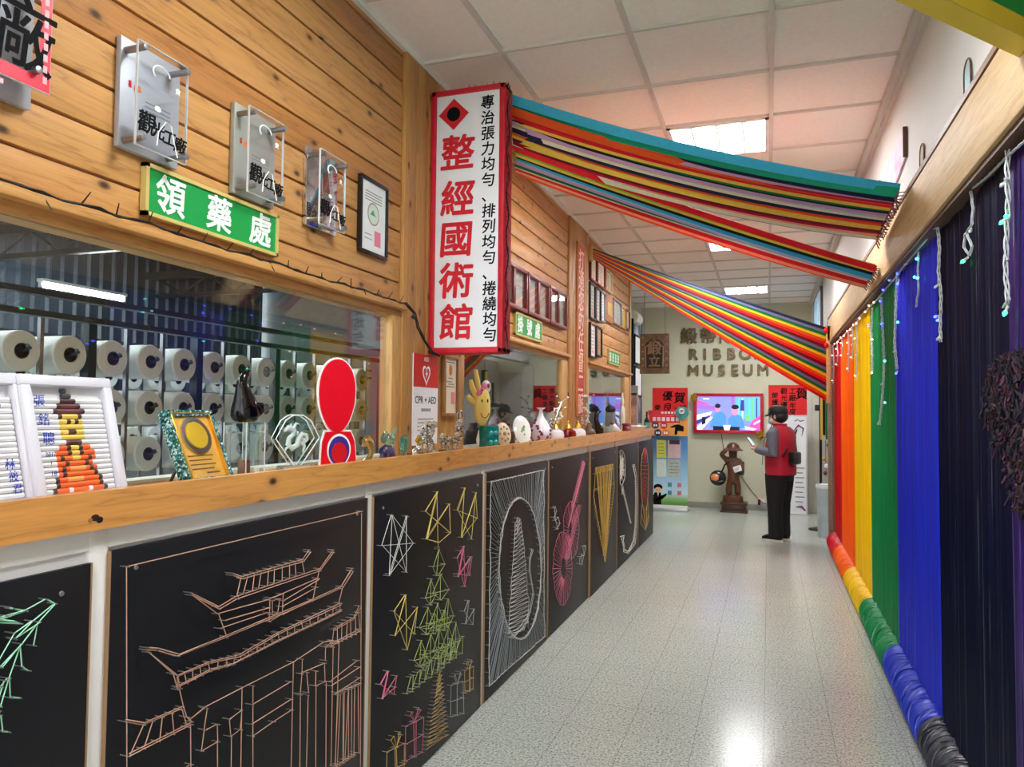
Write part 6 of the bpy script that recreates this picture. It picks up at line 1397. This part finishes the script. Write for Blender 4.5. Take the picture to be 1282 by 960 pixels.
# clutter beyond the thread frame: door jambs, black pole, hanging trinkets, clear bin
st = MB(); 
for px in (1013.5, 1019.5, 1025): x = ony(px, 560, YF - .03).x; st.box((x - .035, YF - .05, 0), (x + .035, YF, 2.3), 0, .008)
struct('door_1', MB().box((.72, YF - .03, 0), (1.2, YF - .005, 2.2)), mat('grey_door', (176, 170, 160), .5)); struct('trim_10', st, mat('pale_jamb', (196, 190, 178), .5))
YC = 10.6; x = ony(1027.5, 560, YC).x
t = thing('display_pole', 'thin black display pole with hanging trinkets beyond the red threads', 'display stand', (x, YC, 0)); MB().tube([(0, 0, .02), (0, 0, 1.95)], .018, 8).obj('pole', M_BLACKP, t); MB().lathe([(.16, 0), (.15, .02), (.02, .03)], (0, 0, 0), 18).obj('base', M_BLACKP, t)
MB().box((-.07, -.05, 1.56), (.05, .05, 1.64), 0, .01).obj('clamp', M_BLACKP, t)
rg = random.Random(4); q = MB()
for k in range(12): q.ball((rg.uniform(.03, .11), rg.uniform(-.06, .0), .75 + k * .09), (.025, .02, .03), k % 4, 8)
q.tube([(.06, -.02, .7), (.06, -.02, 1.95)], .004, 5); q.obj('trinkets', [mat('wine_bow', (96, 24, 50), .5), M_PAPER, M_GOLD, mat('silver_bead', (170, 174, 180), .3, .5)], t)
x = ony(1032, 590, 10.3).x
t = thing('ribbon_bundle', 'hanging bundle of tan and dark ribbon strips next to the black pole', 'ribbon bundle', (x, 10.3, 1.25)); 
for u, c in ((-.03, 'gold'), (.0, 'black'), (.03, 'green')): MB().box((u - .014, -.004 - abs(u), -.1 * abs(u) * 20), (u + .014, .004, .85), 0, .003).obj('strip', satin(c), t)
MB().box((-.05, -.012, .85), (.05, .012, .875)).tube([(0, 0, .87), (0, 0, HC - 1.25)], .004, 5).obj('hanger', M_BLACKP, t)
x = ony(1031, 640, 10.0).x
t = thing('clear_bin', 'tall clear plastic bin standing on the floor beyond the red threads', 'bin', (x + .04, 10.0, 0)); MB().lathe([(.1, .0), (.105, .01), (.12, .62), (.125, .63), (.125, .65), (.112, .64), (.1, .02)], (0, 0, 0), 20).obj('body', mat('frosted_plastic', (190, 200, 206), .3, var=.1), t); MB().lathe([(.126, .6), (.13, .61), (.13, .63), (.126, .64)], (0, 0, 0), 20).obj('rim', M_WHITE, t)

# carved wooden statue
YS = 12.05; xs = ony(919, 600, YS).x
t = thing('wooden_statue', 'dark carved wooden child statue with hat and raised hand, on a plinth', 'statue', (xs, YS, 0)); M_STW = mat('carved_brown', (92, 50, 26), .35, var=.25, scale=9, stretch=(1, 1, .4), bmp=.2)
MB().box((-.2, -.15, 0), (.2, .15, .03), 0, .004).box((-.18, -.13, .03), (.18, .13, .12), 0, .004).box((-.2, -.15, .12), (.2, .15, .155), 0, .006).obj('plinth', mat('plinth_wood', (70, 40, 22), .35, var=.2), t)
MB().lathe([(.15, .155), (.155, .17), (.15, .235), (.14, .245)], (-.02, 0, 0), 24).obj('base', M_STW, t)
J = {'hip': ((-.01, 0, .54), (.085, .075)), 'waist': ((-.01, 0, .62), (.085, .07)), 'chest': ((-.01, 0, .74), (.095, .075)), 'neck': ((-.01, 0, .83), .045), 'head': ((-.015, -.01, .91), .078), 'crown': ((-.015, -.01, .97), .06),
     'kl': ((.055, -.01, .4), .055), 'al': ((.06, 0, .25), .05), 'kr': ((-.075, -.01, .4), .055), 'ar': ((-.08, 0, .25), .05), 'sr': ((-.1, 0, .79), .045), 'er': ((-.2, -.06, .88), .038), 'hr': ((-.1, -.1, .955), .034), 'sl': ((.085, 0, .78), .045), 'el': ((.12, -.03, .66), .04), 'hl': ((.06, -.11, .66), .034)}
skin('figure', J, [('hip', 'waist'), ('waist', 'chest'), ('chest', 'neck'), ('neck', 'head'), ('head', 'crown'), ('hip', 'kl'), ('kl', 'al'), ('hip', 'kr'), ('kr', 'ar'), ('chest', 'sr'), ('sr', 'er'), ('er', 'hr'), ('chest', 'sl'), ('sl', 'el'), ('el', 'hl')], 'hip', M_STW, t)
MB().lathe([(.05, .955), (.15, .94), (.155, .95), (.1, .985), (.085, 1.03), (.05, 1.06), (.004, 1.07)], (-.015, 0, 0), 22).obj('hat', M_STW, t)
MB().box((.04, .02, .56), (.15, .12, .78), 0, .03).obj('backpack', mat('dark_carved', (60, 32, 18), .4, var=.2), t)
MB().ball((-.035, -.085, .905), (.011, .008, .011), 0, 8).ball((.015, -.085, .905), (.011, .008, .011), 0, 8).ball((-.01, -.092, .885), (.012, .014, .016), 0, 8).tube([(-.03, -.084, .86), (-.01, -.09, .853), (.012, -.084, .86)], .006, 5).obj('face', mat('face_carving', (70, 36, 18), .4), t)
tt = thing('paper_tag', 'small white tag hung on the statue chest', 'tag', (xs + .055, YS - .125, .67)); q = MB().box((-.06, -.004, -.045), (.06, .004, .045), 0, .002); q.v = [(x * .93 - z * .36, y, z * .93 + x * .36) for x, y, z in q.v]; q.obj('card', M_PAPER, tt); q = MB().box((-.04, -.006, .005), (.035, -.0035, .012)).box((-.04, -.006, -.015), (.02, -.0035, -.008)); q.v = [(x * .93 - z * .36, y, z * .93 + x * .36) for x, y, z in q.v]; q.obj('printing', M_GREY, tt)
tt = thing('helmet_bag', 'round black bag with orange window hanging beside the statue', 'bag', (xs - .235, YS - .1, .42)); MB().ball((0, 0, .1), (.125, .09, .12), 0, 18).obj('shell', mat('black_shell', (16, 14, 16), .25), tt)
MB().ball((-.03, -.045, .105), (.078, .055, .07), 0, 14).obj('orange_window', mat('orange_visor', (236, 140, 84), .25, coat=.5), tt); MB().tube([(.06, 0, .2), (.1, 0, .3), (.17, -.0, .36)], .014, 6).obj('strap', M_BLACK, tt); MB().tube([(-.09, -.075, .06), (0, -.105, .045), (.07, -.08, .06)], .01, 6).obj('seam', M_BLACKP, tt)

# ------------------------------------------------------------------ man in a red waistcoat looking at his phone
TH = math.radians(-118)
PX = onz(984, 679, 0); t = thing('person', 'man in black cap, maroon waistcoat and black trousers looking down at his phone', 'person', (PX.x - .07, 9.5, 0), TH)
M_SKIN = mat('skin', (206, 156, 126), .5, var=.05); M_VEST = mat('maroon_cloth', (172, 14, 44), .65, var=.1, scale=8, bmp=.1); M_SLV = mat('grey_cloth', (96, 98, 108), .8, var=.1, scale=20); M_TROU = mat('black_cloth', (15, 15, 18), .85, var=.2)
def loft(secs, n=24):
    mb = MB(); vs = []; fs = []
    for cx, cyy, cz, rx, ry in secs:
        for k in range(n): a = 2 * PI * k / n; vs.append((cx + rx * math.cos(a), cyy + ry * math.sin(a), cz))
    for i in range(len(secs) - 1):
        for k in range(n): fs.append((i * n + k, i * n + (k + 1) % n, (i + 1) * n + (k + 1) % n, (i + 1) * n + k))
    fs += [tuple(range(n - 1, -1, -1)), tuple(range((len(secs) - 1) * n, len(secs) * n))]
    return mb.add(vs, fs, 0, True)
EL = {s: (s * .245, .045, 1.055) for s in (1, -1)}; WR = {1: (.10, -.235, 1.07), -1: (-.08, -.235, 1.06)}; SH = {s: (s * .175, .02, 1.30) for s in (1, -1)}
J = {'pelvis': ((0, 0, .84), (.12, .09)), 'belly': ((0, 0, 1.0), (.115, .09)), 'chest': ((0, .005, 1.2), (.13, .095)), 'collar': ((0, .01, 1.32), (.075, .06)), 'neck': ((0, -.005, 1.37), .05), 'jaw': ((0, -.03, 1.425), (.062, .068)), 'skull': ((0, -.03, 1.49), (.075, .09)), 'crown': ((0, -.02, 1.545), (.06, .075))}
E_ = [('pelvis', 'belly'), ('belly', 'chest'), ('chest', 'collar'), ('collar', 'neck'), ('neck', 'jaw'), ('jaw', 'skull'), ('skull', 'crown')]
for s, k in ((1, 'l'), (-1, 'r')):
    J['sh' + k] = (SH[s], .06); J['el' + k] = (EL[s], .042); J['wr' + k] = (WR[s], .028); J['pa' + k] = (tuple(Vector(WR[s]) + Vector((-s * .03, -.055, .012))), (.034, .018))
    J['hp' + k] = ((s * .09, 0, .78), .085); J['kn' + k] = ((s * .095, -.01, .44), .058); J['an' + k] = ((s * .095, .02, .08), .04)
    E_ += [('chest', 'sh' + k), ('sh' + k, 'el' + k), ('el' + k, 'wr' + k), ('wr' + k, 'pa' + k), ('pelvis', 'hp' + k), ('hp' + k, 'kn' + k), ('kn' + k, 'an' + k)]
body = skin('body', J, E_, 'pelvis', M_SKIN, t)
hd = MB()
PH = Vector((.015, -.335, 1.11))
for s in (1, -1):
    P = Vector(WR[s]) + Vector((-s * .03, -.055, .012))
    for i, (dx, L) in enumerate(((-.024, .055), (-.008, .066), (.008, .07), (.024, .062))):
        a = P + Vector((dx * .8, -.015, .004 - i * .002)); b1 = a + Vector((-s * .016, -.03, .018)); b2 = b1 + Vector((-s * .018, -.018, .012)); b3 = b2 + Vector((-s * .008, .002, .012)) * (L / .06)
        hd.tube([a, b1, b2, b3], [.0095, .009, .0085, .0065], 8)
    a = P + Vector((-s * .014, .012, .014)); hd.tube([a, a + Vector((-s * .02, -.016, .02)), a + Vector((-s * .026, -.034, .036))], [.011, .0095, .007], 8)
hd.ball((0, -.117, 1.472), (.014, .018, .018), 0, 10)
for s in (1, -1): hd.ball((s * .078, -.01, 1.475), (.012, .02, .03), 0, 10)
hm = hd.obj('hand_shapes', M_SKIN)
bm2 = bmesh.new(); bm2.from_mesh(body.data); bm2.from_mesh(hm.data); bm2.to_mesh(body.data); bm2.free(); bpy.data.objects.remove(hm)
for p_ in body.data.polygons: p_.use_smooth = True
MB().ball((-.032, -.105, 1.497), (.011, .006, .006), 0, 8).ball((.032, -.105, 1.497), (.011, .006, .006), 0, 8).obj('eyes', M_TXTK, t)
MB().tube([(-.07, -.03, 1.5), (-.05, -.112, 1.5), (0, -.122, 1.498), (.05, -.112, 1.5), (.07, -.03, 1.5)], .003, 5).obj('glasses', M_BLACKP, t)
MB().ball((0, -.078, 1.43), (.068, .058, .05), 0, 14).tube([(.06, -.06, 1.445), (.08, -.0, 1.48)], .003, 4).tube([(-.06, -.06, 1.445), (-.08, .0, 1.48)], .003, 4).obj('face_mask', mat('grey_mask', (176, 178, 180), .7), t)
MB().ball((0, .012, 1.485), (.089, .096, .085), 0, 16).obj('hair', mat('black_hair', (20, 18, 18), .6), t)
cp = MB().lathe([(.098, 0), (.104, .02), (.098, .06), (.07, .095), (.004, .108)], (0, -.012, 1.51), 24, 0, 'Z', 1, 1.14); 
br = [(.088 * math.cos(a), -.03 - .085 * math.sin(a)) for a in [k * PI / 10 for k in range(11)]]; bo_ = [(.074 * math.cos(a), -.05 - .13 * math.sin(a)) for a in [k * PI / 10 for k in range(11)]]
cp.add([(x, y, 1.512) for x, y in br] + [(x, y, 1.512 - .2 * (-.03 - y)) for x, y in bo_] + [(x, y, 1.52) for x, y in br] + [(x, y, 1.52 - .2 * (-.03 - y)) for x, y in bo_],
       [f for i in range(10) for f in ((i, i + 1, i + 12, i + 11), (i + 22, i + 33, i + 34, i + 23), (i + 11, i + 12, i + 34, i + 33))], 0, True)
cp.ball((0, -.012, 1.62), .012, 0, 8).obj('cap', mat('cap_black', (18, 18, 20), .7), t)
MB().pbox(.075, .085, 1.53, 1.55, .05, .09).obj('cap_emblem', M_GREY, t)
vest = loft([(0, .02, .79, .205, .165), (0, .02, .85, .21, .17), (0, .015, 1.0, .215, .165), (0, .02, 1.14, .225, .16), (0, .03, 1.25, .225, .145), (0, .03, 1.31, .195, .115), (0, .015, 1.36, .105, .08), (0, .01, 1.385, .075, .07)], 28); vest.tube([(.075 * math.cos(a), .01 + .07 * math.sin(a), 1.385) for a in [k * PI / 8 for k in range(16)]], .014, 6, closed=True)
vest.obj('waistcoat', M_VEST, t)
MB().tube([(.03, -.07, 1.39), (.12, -.13, 1.2), (.15, -.14, .9)], .004, 5).tube([(-.2, .12, 1.32), (0, .17, 1.2), (.19, .14, 1.02)], .012, 5).obj('straps', M_BLACKP, t)
for s in (1, -1):
    a = Vector(SH[s]); e_ = Vector(EL[s]); w_ = Vector(WR[s]); MB().tube([a + Vector((-s * .02, 0, .01)), a + Vector((s * .035, .005, -.03)), a.lerp(e_, .5) + Vector((s * .012, 0, 0)), e_ + Vector((0, .012, -.012)), e_.lerp(w_, .3), e_.lerp(w_, .75), w_], [.06, .074, .066, .058, .054, .045, .036], 16).obj('sleeve', M_SLV, t)
tr = loft([(0, .01, .96, .17, .135), (0, .01, .86, .185, .155), (0, .01, .78, .19, .155), (0, .01, .72, .15, .12)], 26)
for s in (1, -1):
    lg = loft([(s * .085, .0, .055, .07, .085), (s * .085, .0, .09, .078, .09), (s * .088, -.005, .25, .08, .088), (s * .09, -.008, .45, .085, .095), (s * .09, 0, .65, .098, .12), (s * .088, .005, .8, .1, .135)], 20); tr.add(lg.v, lg.f, 0, True)
tr.obj('trousers', M_TROU, t)
for s in (1, -1):
    sh = MB().tube([(s * .09, .07, .05), (s * .09, .03, .055), (s * .092, -.04, .05), (s * .095, -.11, .038), (s * .097, -.165, .03)], [.034, .044, .044, .038, .018], 14); sh.obj('shoe', M_BLACK, t)
    so = MB(); outl = [(s * .09 + .045 * math.cos(a) * (1 if math.sin(a) < 0 else .85), -.04 + .135 * math.sin(a)) for a in [2 * PI * k / 24 for k in range(24)]]; n = 24
    so.add([(x, y, 0) for x, y in outl] + [(x, y, .026) for x, y in outl], [tuple(range(23, -1, -1)), tuple(range(24, 48))] + [(i, (i + 1) % n, n + (i + 1) % n, n + i) for i in range(n)], 0); so.obj('sole', mat('white_sole', (214, 214, 210), .6), t)
MB().box((-.05, .165, .92), (.12, .26, 1.07), 0, .025).obj('waist_bag', M_BLACKP, t)
ph = thing('mobile_phone', 'dark mobile phone held up by the man in the cap', 'phone', Matrix.Translation(t.location) @ Matrix.Rotation(TH, 4, 'Z') @ Vector((.01, -.325, 1.12)), TH); q = MB().box((-.036, -.006, -.01), (.036, .004, .13), 0, .004)
ca, sa = math.cos(.7), math.sin(.7); q.v = [(x, y * ca - z * sa, z * ca + y * sa) for x, y, z in q.v]; q.obj('case', mat('phone_case', (40, 40, 46), .3), ph)
q = MB().box((-.033, .0041, -.006), (.033, .0048, .126)); q.v = [(x, y * ca - z * sa, z * ca + y * sa) for x, y, z in q.v]; q.obj('screen', emissive('phone_glow', (200, 214, 230), .6), ph)
